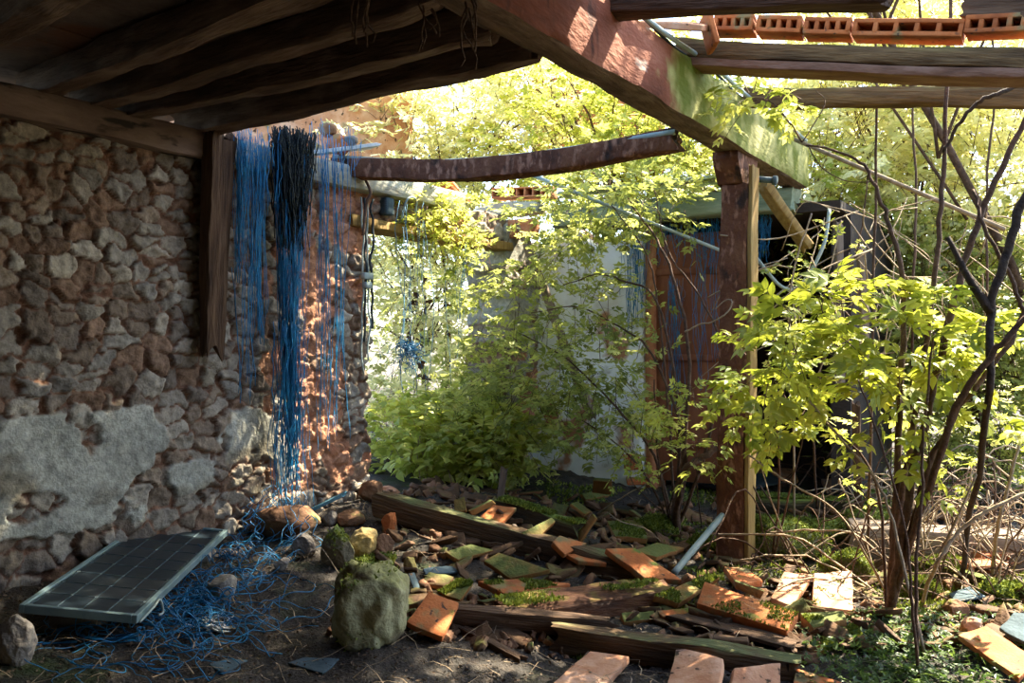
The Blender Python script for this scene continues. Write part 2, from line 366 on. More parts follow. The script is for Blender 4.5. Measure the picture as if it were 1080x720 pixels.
def leaves(pos, dirs, size, kind, rng, tilt=.5):
    T, F = LEAF[kind]; n = len(pos)
    x = dirs / (np.linalg.norm(dirs, axis=1)[:, None] + 1e-9)
    up = np.array([0, 0, 1.0]) + rng.normal(0, tilt, (n, 3))
    y = np.cross(up, x); y /= np.linalg.norm(y, axis=1)[:, None] + 1e-9
    z = np.cross(x, y)
    V = pos[:, None] + (T[None, :, 0, None] * x[:, None] + T[None, :, 1, None] * y[:, None] + T[None, :, 2, None] * z[:, None]) * size[:, None, None]
    Fa = (F[None] + (np.arange(n) * len(T))[:, None, None]).reshape(-1, 3)
    rnd = np.repeat(np.clip(rng.beta(2, 2, n), 0, 1), len(T))
    return V.reshape(-1, 3), Fa, rnd
def sprays(blobs, rng, per=6, length=(.25, .5), droop=.25, updir=.25, shell=.0):
    """twigs filling the blobs (c, r, n): returns leaf positions and directions and the twig lines"""
    P, D, TW = [], [], []
    for c, r, n in blobs:
        c = np.array(c); r = np.array(r if np.ndim(r) else (r, r, r), float)
        q = rng.normal(size=(n, 3)); q /= np.linalg.norm(q, axis=1)[:, None]
        rad = (shell + (1 - shell) * rng.random(n)) ** .45
        s = c + q * rad[:, None] * r
        d = q * .8 + rng.normal(0, .45, (n, 3)); d[:, 2] += updir; d /= np.linalg.norm(d, axis=1)[:, None]
        ln = rng.uniform(*length, n)
        pts = []
        for k in range(5):
            t = k / 4
            pts.append(s + d * (ln * t)[:, None] + np.array([0, 0, -1]) * (droop * ln * t * t)[:, None])
        pts = np.stack(pts, 1); TW.append(pts)
        for j in range(per):
            t = .25 + .75 * (j + .5) / per
            p = s + d * (ln * t)[:, None]; p[:, 2] -= droop * ln * t * t
            side = np.cross(d, [0, 0, 1.0]); side /= np.linalg.norm(side, axis=1)[:, None] + 1e-6
            dd = d * .6 + side * ((1 if j % 2 else -1) * .9) + rng.normal(0, .25, (n, 3)); dd[:, 2] -= .15
            P.append(p); D.append(dd)
    return np.concatenate(P), np.concatenate(D), np.concatenate(TW)
def twig_mesh(TW, r=.004):
    """thin three-sided twigs, vectorised"""
    n, k, _ = TW.shape; a = np.arange(3) * 2 * math.pi / 3
    off = np.stack([np.cos(a), np.sin(a), 0 * a], -1) * r
    rr = np.linspace(1, .4, k)
    V = (TW[:, :, None] + off[None, None] * rr[None, :, None, None]).reshape(-1, 3)
    F = []
    for i in range(k - 1):
        for j in range(3):
            F.append((i * 3 + j, i * 3 + (j + 1) % 3, (i + 1) * 3 + (j + 1) % 3, (i + 1) * 3 + j))
    F = (np.array(F)[None] + (np.arange(n) * k * 3)[:, None, None]).reshape(-1, 4)
    return V, F
def plant(name, label, cat, base, stems, blobs, leafkind, leafm, size, seed, group=None, per=6, length=(.25, .5), bark='bark', twig_r=.004, droop=.25, updir=.25, tilt=.5, stem_name='stem', cap=None):
    rng = np.random.default_rng(seed)
    root = empty(name, base, label, cat, group)
    for pts, r0, r1 in stems:
        p = smooth_line(pts, 6); p[1:-1] += rng.normal(0, r0 * .25, p[1:-1].shape)
        V, F = tube(p, np.linspace(r0, r1, len(p)), 7); part(stem_name, V, F, bark, root)
    if blobs:
        P, D, TW = sprays(blobs, rng, per, length, droop, updir)
        if cap is not None:
            k = cap(P); P, D = P[k], D[k]; TW = TW[cap(TW[:, 2])]
        sz = rng.uniform(size[0], size[1], len(P))
        V, F, r = leaves(P, D, sz, leafkind, rng, tilt)
        part('foliage', V, F, leafm, root, False, r)
        V, F = twig_mesh(TW, twig_r); part('twigs', V, F, bark, root)['kind'] = 'stuff'
    return root
SKY, SUN, EXPO = .47, 22.0, .8
# ================================================================== THE SETTING
rng0 = np.random.default_rng(5)
# ---- ground
xs = np.concatenate([np.arange(-9, -3.2, .3), np.arange(-3.2, 4.2, .035), np.arange(4.2, 12, .3)])
ys = np.concatenate([np.arange(-3, 2.6, .3), np.arange(2.6, 9.6, .035), np.arange(9.6, 24, .5)])
X, Y = np.meshgrid(xs, ys); Z = ground(X, Y) + .012 * fbm(np.stack([X * 22, Y * 22, X * 0], -1), 2, 21)
V = np.stack([X, Y, Z], -1).reshape(-1, 3); nx, ny = len(xs), len(ys)
I = (np.arange(ny - 1)[:, None] * nx + np.arange(nx - 1)[None]).ravel()
structure(mesh_obj('floor', V, np.stack([I, I + 1, I + nx + 1, I + nx], -1), 'soil'))

# ---- rubble-stone masonry: a dense grid whose relief is the stones themselves
def masonry(name, place, us, zs, seed, thick=.45, jag0=0, jag1=0, jagtop=0, plaster=None, orange=None, scale=(.15, .098)):
    r = np.random.default_rng(seed)
    U, Zz = np.meshgrid(us, zs); P = np.stack([U, Zz], -1).reshape(-1, 2)
    # warp, then jittered courses
    q = np.c_[P * 3, P[:, :1] * 0]
    Pw = P + .06 * np.c_[fbm(q, 2, seed), fbm(q, 2, seed + 1)] + .02 * np.c_[fbm(q * 6, 2, seed + 7), fbm(q * 6, 2, seed + 8)]
    sites = []; z = zs[0] - .2
    while z < zs[-1] + .2:
        h = scale[1] * r.uniform(.7, 1.35); u = us[0] - .3 + r.uniform(0, .2)
        while u < us[-1] + .3:
            w = scale[0] * r.uniform(.55, 1.6)
            if r.random() < .14: sites += [(u + w / 2, z + h * .27), (u + w / 2, z + h * .77)]
            else: sites.append((u + w / 2, z + h / 2 + r.normal(0, h * .12)))
            u += w
        z += h
    S = np.array(sites); A = np.array([1.0, 1.35])
    f1 = np.empty(len(P)); f2 = np.empty(len(P)); idx = np.empty(len(P), int)
    for a in range(0, len(P), 4000):
        d = np.sqrt((((Pw[a:a + 4000, None] - S[None]) * A) ** 2).sum(-1))
        o = np.argpartition(d, 2, axis=1)[:, :2]; dd = np.take_along_axis(d, o, 1); sw = dd[:, 0] > dd[:, 1]
        f1[a:a + 4000] = np.where(sw, dd[:, 1], dd[:, 0]); f2[a:a + 4000] = np.where(sw, dd[:, 0], dd[:, 1]); idx[a:a + 4000] = np.where(sw, o[:, 1], o[:, 0])
    e = f2 - f1
    bulge = np.clip(e / .03, 0, 1) ** .5
    sz = r.uniform(.006, .042, len(S)); tilt = r.normal(0, .17, (len(S), 2))
    dl = Pw - S[idx]
    disp = bulge * (.016 + sz[idx] + (dl * tilt[idx]).sum(1)) - .012 + .012 * fbm(np.c_[P * 22, P[:, :1] * 0], 4, seed + 3)
    pal = np.array([(.19, .14, .10), (.25, .19, .135), (.29, .245, .19), (.34, .29, .22), (.25, .22, .18), (.25, .155, .10), (.19, .15, .115), (.37, .32, .25)])
    c = pal[r.integers(0, len(pal), len(S))] * r.uniform(.8, 1.2, (len(S), 1))
    mort = np.array([.17, .085, .05]) * (1 + .35 * fbm(np.c_[P * 5, P[:, :1] * 0], 2, seed + 4))[:, None]
    k = np.clip((e - .012) / .010, 0, 1)[:, None]
    col = mort * (1 - k) + c[idx] * k
    if orange is not None:
        w = np.clip(orange(P[:, 0], P[:, 1]) + .55 * fbm(np.c_[P * 4, P[:, :1] * 0], 3, seed + 5), 0, 1)
        w2 = (w > .5).astype(float) * .85
        ear = np.array([.44, .20, .11]) * (1 + .3 * fbm(np.c_[P * 11, P[:, :1] * 0], 2, seed + 6))[:, None]
        col = col * (1 - w2[:, None]) + ear * w2[:, None]; disp = disp * (1 - .4 * w2) + w2 * .016 * fbm(np.c_[P * 18, P[:, :1] * 0], 3, seed + 12)
    if plaster is not None:
        w = plaster(P[:, 0], P[:, 1]) + .40 * fbm(np.c_[P * 3.6, P[:, :1] * 0], 5, seed + 9)
        k = np.clip(w / .05, 0, 1)
        pc = np.array([.33, .32, .265]) * (1 + .28 * fbm(np.c_[P * 3, P[:, :1] * 0], 5, seed + 10))[:, None]
        stain = np.clip(fbm(np.c_[P[:, 0] * 2.5, P[:, 1] * 5, P[:, 0] * 0], 3, seed + 14) * 1.9 - .25, 0, .8)[:, None]
        pc = pc * (1 - stain) + np.array([.20, .165, .11]) * stain
        col = col * (1 - k[:, None]) + pc * k[:, None]
        disp = disp * (1 - k) + k * (.040 + .012 * fbm(np.c_[P * 7, P[:, :1] * 0], 3, seed + 11))
    # ragged ends and top
    Uj = P[:, 0].copy(); Zj = P[:, 1].copy()
    L0, L1 = us[0], us[-1]
    if jag1: wq = np.clip((P[:, 0] - (L1 - .3)) / .3, 0, 1); Uj += wq * jag1 * fbm(np.c_[P[:, 1] * 5, P[:, :1] * 0, P[:, :1] * 0], 3, seed + 20)
    if jag0: wq = np.clip(((L0 + .3) - P[:, 0]) / .3, 0, 1); Uj += wq * jag0 * fbm(np.c_[P[:, 1] * 5, P[:, :1] * 0, P[:, :1] * 0], 3, seed + 21)
    if jagtop: wq = np.clip((P[:, 1] - (zs[-1] - .35)) / .35, 0, 1); Zj += wq * jagtop * fbm(np.c_[P[:, 0] * 4, P[:, :1] * 0, P[:, :1] * 0], 3, seed + 22)
    V = np.array([place(a, b, o) for a, b, o in zip(Uj, Zj, disp)])
    nu, nz = len(us), len(zs)
    I = (np.arange(nz - 1)[:, None] * nu + np.arange(nu - 1)[None]).ravel()
    F = [tuple(f) for f in np.stack([I, I + 1, I + nu + 1, I + nu], -1).tolist()]
    bd = list(range(nu)) + [i * nu + nu - 1 for i in range(1, nz)] + [(nz - 1) * nu + i for i in range(nu - 2, -1, -1)] + [i * nu for i in range(nz - 2, 0, -1)]
    # returns: two inner loops so that the ends look like stone as well
    base = len(V); nb = len(bd); layers = 9; LV = []
    for l in range(1, layers + 1):
        off = -thick * l / layers
        ll = np.array([place(Uj[i] , Zj[i], off) for i in bd])
        if l < layers: ll += .02 * np.c_[fbm(ll * 12, 2, seed + 30), fbm(ll * 12, 2, seed + 31), fbm(ll * 12, 2, seed + 32)]
        LV.append(ll)
    V = np.vstack([V] + LV); col = np.vstack([col] + [col[bd]] * layers)
    prev = bd
    for l in range(layers):
        cur = [base + l * nb + j for j in range(nb)]
        F += [(prev[j], cur[j], cur[(j + 1) % nb], prev[(j + 1) % nb]) for j in range(nb)]; prev = cur
    F.append(tuple(prev[::-1]))
    return structure(mesh_obj(name, V, F, M['wallattr'], col=np.clip(col, 0, 1)))

us = np.concatenate([np.arange(-7, -3.2, .12), np.arange(-3.2, .001, .0115)]); zs = np.arange(-.25, 2.6, .0115)
masonry('wall_left', WP, us, zs, 41, jag1=.05,
        plaster=lambda u, z: .27 - abs(z - .62) - .5 * np.clip((.40 - z) / .1, 0, 1) - .6 * np.clip((u + .75) / .15, 0, 1) + np.where((u > -.42) & (z > .75) & (z < 1.75), .17 - abs(u + .12) * .9, 0) - .7 * np.clip((z - 1.0) / .1, 0, 1) * (u < -.45),
        orange=lambda u, z: np.clip((u + 1.15) / .9, -.4, .62) + np.where(z > 2.2, .16, 0) - .22 * (u > -.25) + .22*np.exp(-((u+.45)/.3)**2-((z-2.0)/.35)**2))
masonry('wall_left', WP, np.arange(1.95, 2.60, .02), np.arange(-.2, 2.5, .02), 77, jag0=.07, jagtop=.12, plaster=lambda u, z: .12 + 0 * u, orange=lambda u, z: .35 + 0 * u)
masonry('wall_left', WP, np.arange(-.02, 2.3, .016), np.arange(2.36, 2.60, .016), 88, thick=.3, jagtop=.03, orange=lambda u, z: .3 + 0 * u)

# ---- ceiling boards between wall and main beam
mb = MB(); r = np.random.default_rng(8); s = -.45
while s < 2.58:
    w = r.uniform(.17, .23); u = -7.2
    while u < -1.5:
        l = min(r.uniform(.9, 1.6), -1.5 - u)
        zz = 2.865 + r.normal(0, .004)
        c = WP(u + l / 2, zz, s + w / 2); c[2] = zz
        mb.add(*rbox(c, np.r_[D2 * (l / 2 + .004), 0], np.r_[N2 * (w / 2 + .004), 0], (0, 0, .03), 0, 0, 0, .004)); u += l
    s += w
V, F = mb.get(); structure(mesh_obj('ceiling', V, F, 'ceil', smooth=False))
V, F = box(WP(-4.4, 2.93, 1.0), np.r_[D2 * 2.87, 0], np.r_[N2 * 1.5, 0], (0, 0, .03)); structure(mesh_obj('ceiling', V, F, 'dark', smooth=False))  # unseen cover added above the boards to stop light leaks
V, F = box((0, 0, 0), (1, 0, 0), (0, 1, 0), (0, 0, 1)); a_, b_ = 2.55, 6.4
V = np.array([WP(u, 3.12 - .19 * (s - 2.55) + dz, s) for dz in (0, .07) for u, s in ((-7.2, a_), (-1.42, a_), (-1.42, b_), (-7.2, b_))]); structure(mesh_obj('ceiling', V, BOXF, 'ceil', smooth=False))  # unseen near part of the right roof, extended to shade the room
V, F = box(WP(-4.3, 1.2, 6.3), np.r_[D2 * 2.9, 0], np.r_[N2 * .15, 0], (0, 0, 1.5)); structure(mesh_obj('shade_wall_right', V, F, 'stoneplain', smooth=False))  # unseen wall, added to darken the near left of the room
# near end of the room, behind the viewer
V, F = box(WP(-7.1, 1.3, 3.0), np.r_[D2 * .15, 0], np.r_[N2 * 4.0, 0], (0, 0, 1.7)); structure(mesh_obj('wall_front', V, F, 'stoneplain', smooth=False))

# ---- back wall
def slabwall(name, t0, t1, z0, z1, m, th=.3, jag=.12, seed=1, off=0):
    t = np.arange(t0, t1 + .001, .05); z = np.arange(z0, z1 + .001, .05)
    T, Zz = np.meshgrid(t, z); k = np.clip((Zz - (z1 - .5)) / .5, 0, 1)
    Zj = Zz + k * jag * fbm(np.stack([T * 3, T * 0, T * 0], -1), 3, seed)
    Pf = []
    for o in (0, -th):
        dsp = .012 * fbm(np.stack([T * 3, Zz * 3, T * 0], -1), 3, seed + 3) * (o == 0)
        p = CN[None, None] + N2 * T[..., None] - D2 * (off + o + dsp)[..., None] if False else CN + T[..., None] * N2 - (off + o + dsp)[..., None] * D2
        Pf.append(np.concatenate([p, Zj[..., None]], -1).reshape(-1, 3))
    V = np.vstack(Pf); n, h = len(t), len(z); Q = n * h
    I = (np.arange(h - 1)[:, None] * n + np.arange(n - 1)[None]).ravel()
    F = [tuple(f) for f in np.stack([I, I + 1, I + n + 1, I + n], -1).tolist()] + [tuple(f) for f in (np.stack([I, I + n, I + n + 1, I + 1], -1) + Q).tolist()]
    bd = list(range(n)) + [i * n + n - 1 for i in range(1, h)] + [(h - 1) * n + i for i in range(n - 2, -1, -1)] + [i * n for i in range(h - 2, 0, -1)]
    F += [(bd[j], bd[j] + Q, bd[(j + 1) % len(bd)] + Q, bd[(j + 1) % len(bd)]) for j in range(len(bd))]
    return structure(mesh_obj(name, V, F, m))
slabwall('wall_back', -.1, 1.22, -.2, 2.52, 'plaster', seed=3)
slabwall('wall_back', 1.22, 1.32, -.2, 2.50, 'brick', th=.25, seed=4, jag=.02)
slabwall('wall_back', 2.02, 2.16, -.2, 2.50, 'brick', th=.25, seed=6, jag=.02)
# the dark shed behind the back wall
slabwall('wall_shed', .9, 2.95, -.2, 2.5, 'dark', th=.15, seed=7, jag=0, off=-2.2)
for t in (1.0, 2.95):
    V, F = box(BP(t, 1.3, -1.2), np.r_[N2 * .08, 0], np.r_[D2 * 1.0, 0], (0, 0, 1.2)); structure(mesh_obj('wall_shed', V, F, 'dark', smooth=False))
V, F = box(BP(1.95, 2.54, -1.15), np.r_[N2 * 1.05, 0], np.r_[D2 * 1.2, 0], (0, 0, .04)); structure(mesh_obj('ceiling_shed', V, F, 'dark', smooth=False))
# ruined gable of the next house, seen through the trees
V, F = rbox(W(630, 108, 13.5), (1.0, .1, 0), (0, .2, 0), (0, 0, 1.1), 6, .06, 3, .01); structure(mesh_obj('wall_gable', V, F, 'brick'))
V, F = rbox(W(300, 150, 10.5), (1.5, .5, 0), (0, .2, 0), (0, 0, 1.0), 6, .06, 5, .01); structure(mesh_obj('wall_gable', V, F, 'claypale'))

# ================================================================== TIMBER FRAME
def bl(y, z, off=0.0):                                        # main beam: bottom left edge line
    return np.array([.654 * y - 2.457 + N2[0] * off, y + N2[1] * off, z])
mbeam = timber('main_beam', bl(-1.2, 2.885, .1), bl(7.35, 2.885, .1), .20, .36, 'beampaint', 'long main roof beam with flaking red and white paint and a green mossy far end', 'beam', rough=.012, ragged=.02, seg=190)
mbeam['kind'] = 'thing'
mbeam.data.materials.append(M['rafter'])
for p in mbeam.data.polygons:
    if p.normal.z < -.55: p.material_index = 1
# green algae at the far end of the paint
nt = M['beampaint'].node_tree; bs = nt.nodes['Principled BSDF']; src = bs.inputs['Base Color'].links[0].from_socket
tcn = nt.nodes.new('ShaderNodeTexCoord'); sx = nt.nodes.new('ShaderNodeSeparateXYZ'); nt.links.new(tcn.outputs['Object'], sx.inputs[0])
nn = nt.nodes.new('ShaderNodeTexNoise'); nn.inputs['Scale'].default_value = 3; nn.inputs['Detail'].default_value = 5; nt.links.new(tcn.outputs['Object'], nn.inputs['Vector'])
ma = nt.nodes.new('ShaderNodeMath'); ma.operation = 'MULTIPLY_ADD'; ma.inputs[1].default_value = 1.1; nt.links.new(nn.outputs[0], ma.inputs[0]); nt.links.new(sx.outputs[0], ma.inputs[2])
mr = nt.nodes.new('ShaderNodeMapRange'); mr.inputs[1].default_value = 7.75; mr.inputs[2].default_value = 7.95; nt.links.new(ma.outputs[0], mr.inputs[0])
gr = nt.nodes.new('ShaderNodeValToRGB'); gr.color_ramp.elements[0].color = (.13, .15, .015, 1); gr.color_ramp.elements[1].color = (.40, .37, .13, 1); gr.color_ramp.elements[0].position = .4; gr.color_ramp.elements[1].position = .65
n3 = nt.nodes.new('ShaderNodeTexNoise'); n3.inputs['Scale'].default_value = 6; nt.links.new(tcn.outputs['Object'], n3.inputs['Vector']); nt.links.new(n3.outputs[0], gr.inputs[0])
mx = nt.nodes.new('ShaderNodeMix'); mx.data_type = 'RGBA'; nt.links.new(mr.outputs[0], mx.inputs[0]); nt.links.new(src, mx.inputs[6]); nt.links.new(gr.outputs[0], mx.inputs[7]); nt.links.new(mx.outputs[2], bs.inputs['Base Color'])

# conduit that runs along the top edge of the main beam
pts = [bl(y, 3.075 + .012 * math.sin(y * 5), .225) for y in np.linspace(3.2, 7.2, 40)]
V, F = tube(pts, .014, 7); tag(mesh_obj('conduit', V, F, 'pipe'), 'thin grey conduit clipped along the top edge of the painted main beam', 'conduit')
pts = [bl(y, 3.10 + .02 * math.sin(y * 7 + 1), .16) for y in np.linspace(4.6, 7.0, 30)]
V, F = tube(pts, .010, 6); tag(mesh_obj('cable', V, F, 'cable'), 'black cable lying on top of the main beam beside the conduit', 'cable')

# post
pb = np.array([1.545, 6.05])
pz0 = float(ground(*pb)) - .12
root = empty('roof_post', (pb[0], pb[1], pz0 + .12), 'stout dark red flaking post carrying the main beam', 'post')
def PT(n, d, z): q = pb + N2 * n + D2 * d; return np.array([q[0], q[1], z])
timber('post_body', PT(0.02, 0, pz0), PT(.06, 0, 2.50), .17, .20, 'postpaint', parent=root, up=np.r_[N2, 0], rough=.010)
o = timber('board', PT(.140, 0, pz0 + .05), PT(.172, 0, 2.60), .15, .032, 'yellowboard', parent=root, up=np.r_[N2, 0], rough=.004); o['label'] = 'yellowish board nailed to the side of the post'
# curved corbel under the beam
prof = [(-.20, 2.71), (-.20, 2.66), (-.17, 2.60), (-.13, 2.55), (-.10, 2.50), (.10, 2.47), (.14, 2.47), (.24, 2.71)]
V = [PT(-.055, a, b) for a, b in prof] + [PT(.125, a, b) for a, b in prof]; k = len(prof)
F = [tuple(range(k)), tuple(range(2 * k - 1, k - 1, -1))] + [(i, (i + 1) % k + 0, (i + 1) % k + k, i + k)[::-1] for i in range(k)]
part('corbel', V, F, 'postpaint', root, False)
V, F = tube([PT(.10, .1, 2.56), PT(.29, .12, 2.53)], .022, 10); o = part('bolt', V, F, 'slate', root); o['label'] = 'dark teal metal bolt'
V, F = tube([PT(.27, .12, 2.533), PT(.295, .12, 2.529)], .034, 10); part('nut', V, F, 'slate', o)
timber('leaning_brace', W(806, 196, 6.5), W(852, 262, 6.7), .10, .07, 'yellowboard', 'short ochre diagonal brace running down from the beam end behind the post', 'brace', rough=.006)
timber('leaning_brace', W(812, 212, 6.65), W(845, 252, 6.75), .03, .03, 'woodpale', 'thin pale strip beside the ochre diagonal brace', 'brace', rough=.004)

# rafters over the near part of the room
RAF = [(-1.59, -1.60, .12, 'rafter at the open edge of the ceiling, lit from outside'),
       (-2.04, -1.98, .11, 'second rafter from the open edge of the ceiling'),
       (-2.25, -2.36, .10, 'third rafter from the open edge, thin with a pale lower edge'),
       (-2.52, -2.73, .13, 'fourth rafter from the open edge, broad and crumbling'),
       (-3.05, -3.25, .13, 'rafter nearest the viewer, in the darkest corner of the ceiling')]
for i, (u0, u1, w, lab) in enumerate(RAF):
    a = WP(u0, 2.765, -.1); b = WP(u1, 2.755, 2.56)
    timber('rafter', a, b, w, .15, 'rafter', lab, 'rafter', 'ceiling rafters', rough=.014, bow=(.0, -.02, .01, -.01, 0)[i], side=(.02, -.01, .03, 0, 0)[i])
for i, (y, p) in enumerate(((3.30, (452, 20)), (3.05, (498, 25)), (2.95, (385, 12)))):
    rr = np.random.default_rng(40 + i); c = W(p[0], p[1], y); mbx = MB()
    for j in range(5):
        q = [c + rr.normal(0, .02, 3) + np.array([0, 0, .08])]
        for k2 in range(5): q.append(q[-1] + np.array([rr.normal(0, .012), rr.normal(0, .012), -rr.uniform(.02, .05)]))
        mbx.add(*tube(q, .004, 4))
    V, F = mbx.get(); tag(mesh_obj('hanging_bark', V, F, 'wood'), ['frayed bark strip hanging where a rafter meets the main beam', 'small curl of fibre hanging beside the main beam', 'frayed strip of bark dangling near the top of the picture'][i], 'bark')

# wall plates and door lintel
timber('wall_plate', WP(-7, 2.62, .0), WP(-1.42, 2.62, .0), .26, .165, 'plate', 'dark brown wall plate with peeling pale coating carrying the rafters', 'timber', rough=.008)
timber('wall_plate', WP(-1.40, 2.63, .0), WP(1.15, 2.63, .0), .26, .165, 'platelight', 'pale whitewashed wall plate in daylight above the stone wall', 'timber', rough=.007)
timber('door_lintel', WP(-.18, 2.32, -.06), WP(2.02, 2.32, -.06), .26, .085, 'yellowboard', 'ochre timber lintel over the overgrown doorway', 'lintel', rough=.008)['kind'] = 'thing'
p = timber('hanging_post', WP(-1.50, 2.70, .17), WP(-1.52, 1.33, .12), .11, .18, 'wood', 'dark sawn-off post hanging down the stone wall, rotted at its lower end', 'post', up=np.r_[D2, 0], rough=.012, ragged=.09, taper=.72)

# joists of the open roof
def joist(a, b, w, h, m, lab, **k): return timber('joist', a, b, w, h, m, lab, 'joist', 'open roof joists', **k)
joist(W(352, 176, 6.45), W(716, 146, 5.55), .13, .15, 'postpaint', 'curved joist with peeling rust-red paint from the wall to the main beam', bow=-.10, rough=.009)
V, F = tube(smooth_line([W(352, 166, 6.4), W(450, 171, 6.2), W(560, 163, 5.9), W(712, 139, 5.5)], 10), .020, 8); tag(mesh_obj('roof_pipe', V, F, 'pipe'), 'grey pipe lying along the top of the curved rust-red joist', 'pipe')
def jr(px0, py0, y0, px1, py1, y1): return W(px0, py0, y0), W(px1, py1, y1)
a, b = jr(712, 52, 5.12, 1150, 62, 4.0); b = a + (b - a) * 1.5; joist(a, b, .12, .10, 'joistwood', 'heavy joist carrying a row of hollow bricks over the open roof', rough=.012, bow=-.02)
a2, b2 = a + np.array([0, .05, -.075]), b + np.array([0, .05, -.07]); o = timber('batten', a2 + .02 * (b2 - a2), b2, .20, .05, 'claystrip', 'flat clay strip under the brick-carrying joist', 'batten', rough=.005, bow=-.02)
a, b = jr(786, 103, 5.9, 1150, 103, 4.85); b = a + (b - a) * 1.6; joist(a, b, .11, .12, 'joistwood', 'mossy joist hanging below the brick-carrying joist, twigs across it', rough=.014)
a, b = jr(640, 7, 4.2, 935, -9, 3.5); joist(a, b, .12, .12, 'wood', 'dark joist crossing the top edge of the picture beside the main beam', rough=.012)
a, b = jr(1017, 9, 4.35, 1180, 8, 3.9); joist(a, b, .12, .11, 'wood', 'short dark timber end resting above the row of hollow bricks', rough=.014)
# hollow bricks on the joist
def hollow_brick(c, ax, L, H, Dp, n, m, lab, cat='brick', group=None, up=(0, 0, 1), name='hollow_brick'):
    ax = np.asarray(ax, float); ax /= np.linalg.norm(ax); up = np.asarray(up, float); up = up - ax * np.dot(up, ax); up /= np.linalg.norm(up); dp = np.cross(up, ax)
    mb = MB(); t = .013 if name != 'roof_brick' else .022; s = sd()
    for z in (-1, 1): mb.add(*rbox(c + up * z * (H / 2 - t / 2), ax * L / 2, dp * Dp / 2, up * t / 2, 2, .0022, s, .002))
    for i in range(n + 1):
        x = -L / 2 + t / 2 + (L - t) * i / n
        mb.add(*rbox(c + ax * x, ax * t / 2, dp * (Dp / 2 - .001), up * (H / 2 - t * .7), 1, .0015, s + i, .0015))
    mb.add(*rbox(c + dp * (Dp * .32), ax * (L / 2 - .004), dp * .006, up * (H / 2 - t * .7), 1, 0, s, .001))
    V, F = mb.get(); return tag(mesh_obj(name, V, F, m, loc=tuple(c)), lab, cat, group)
HB = ['first hollow brick in the row from the main beam', 'second hollow brick in the row from the main beam', 'third hollow brick in the row, holes clogged with dirt', 'fourth hollow brick in the row, crumbling top', 'fifth hollow brick, last visible of the row']
for i in range(5):
    x0, x1 = (755, 800, 850, 901, 1019)[i], (798, 848, 900, 1018, 1085)[i]
    f = lambda px: 5.05 + (px - 712) / (1150 - 712) * (4.02 - 5.05)
    yb = [28, 30, 32, 34, 31][i]
    p0, p1 = W(x0 + 1, yb - (1 if i else 0), f(x0)), W(x1 - 1, yb + (0 if i < 4 else -4), f(x1))
    hollow_brick((p0 + p1) / 2, p1 - p0, np.linalg.norm(p1 - p0), .088, .16, 5 if i == 3 else 4, 'clay', HB[i], 'brick', 'hollow bricks on the roof joist', name='roof_brick')
# broken clay board wedged between the main beam and the joist
V, F = rbox(W(712, 27, 4.75), np.array([.17, -.06, -.03]), np.array([.06, .13, .05]), np.array([0, -.008, .016]), 4, .006, 5, .004)
tag(mesh_obj('clay_board', V, F, 'claypale'), 'broken pinkish clay board wedged on top of the main beam', 'tile')
V, F = rbox(W(748, 33, 4.75), np.array([.022, -.01, -.10]), np.array([.0, .10, .0]), np.array([.014, 0, .003]), 3, .005, 6, .004)
tag(mesh_obj('clay_board', V, F, 'clay'), 'upright orange clay board end beside the row of hollow bricks', 'tile')

# back wall: mossy plate, rust panel, fallen strips
timber('wall_plate', BP(.35, 2.62, .12), BP(2.65, 2.60, .12), .30, .20, 'greenplate', 'pale green mossy plate along the top of the back wall', 'timber', rough=.01)
timber('eaves_board', BP(.5, 2.82, .30), BP(2.6, 2.80, .30), .30, .035, 'greenplate', 'pale green overhanging eaves board above the back wall', 'board', rough=.01)
root = empty('rusted_door', BP(1.66, .1, -.05), 'large rust-red sheet door in the back wall behind blue netting', 'door')
V, F = rbox(BP(1.66, 1.25, -.04), np.r_[N2 * .36, 0], np.r_[D2 * .015, 0], (0, 0, 1.15), 7, .010, 7, .004); part('door_leaf', V, F, 'rust', root)
for z in (.45, 1.25, 2.05):
    V, F = rbox(BP(1.66, z, -.018), np.r_[N2 * .35, 0], np.r_[D2 * .012, 0], (0, 0, .03), 2, .003, 8, .004); part('crossbar', V, F, 'rust', root)
timber('leaning_pole', W(548, 236, 8.3), W(624, 440, 8.0), .11, .06, 'woodpale', 'broad grey plank leaning against the white plastered wall', 'plank', rough=.008)
for i, (x0, y0, x1, y1, lab) in enumerate(((884, 235, 886, 345, 'weathered square stake standing in front of the dark shed'), (908, 262, 913, 345, 'shorter mossy stake beside the square stake'), (903, 425, 905, 560, 'thin upright brown stake among the mossy timbers'))):
    timber('stake', W(x0, y0, 7.2 - i * .3), W(x1, y1 + 60, 7.2 - i * .3) if i < 2 else G(905, 556, -.05), .06 + .03 * (i == 0), .06, 'woodpale' if i < 2 else 'wood', lab, 'stake', rough=.006)
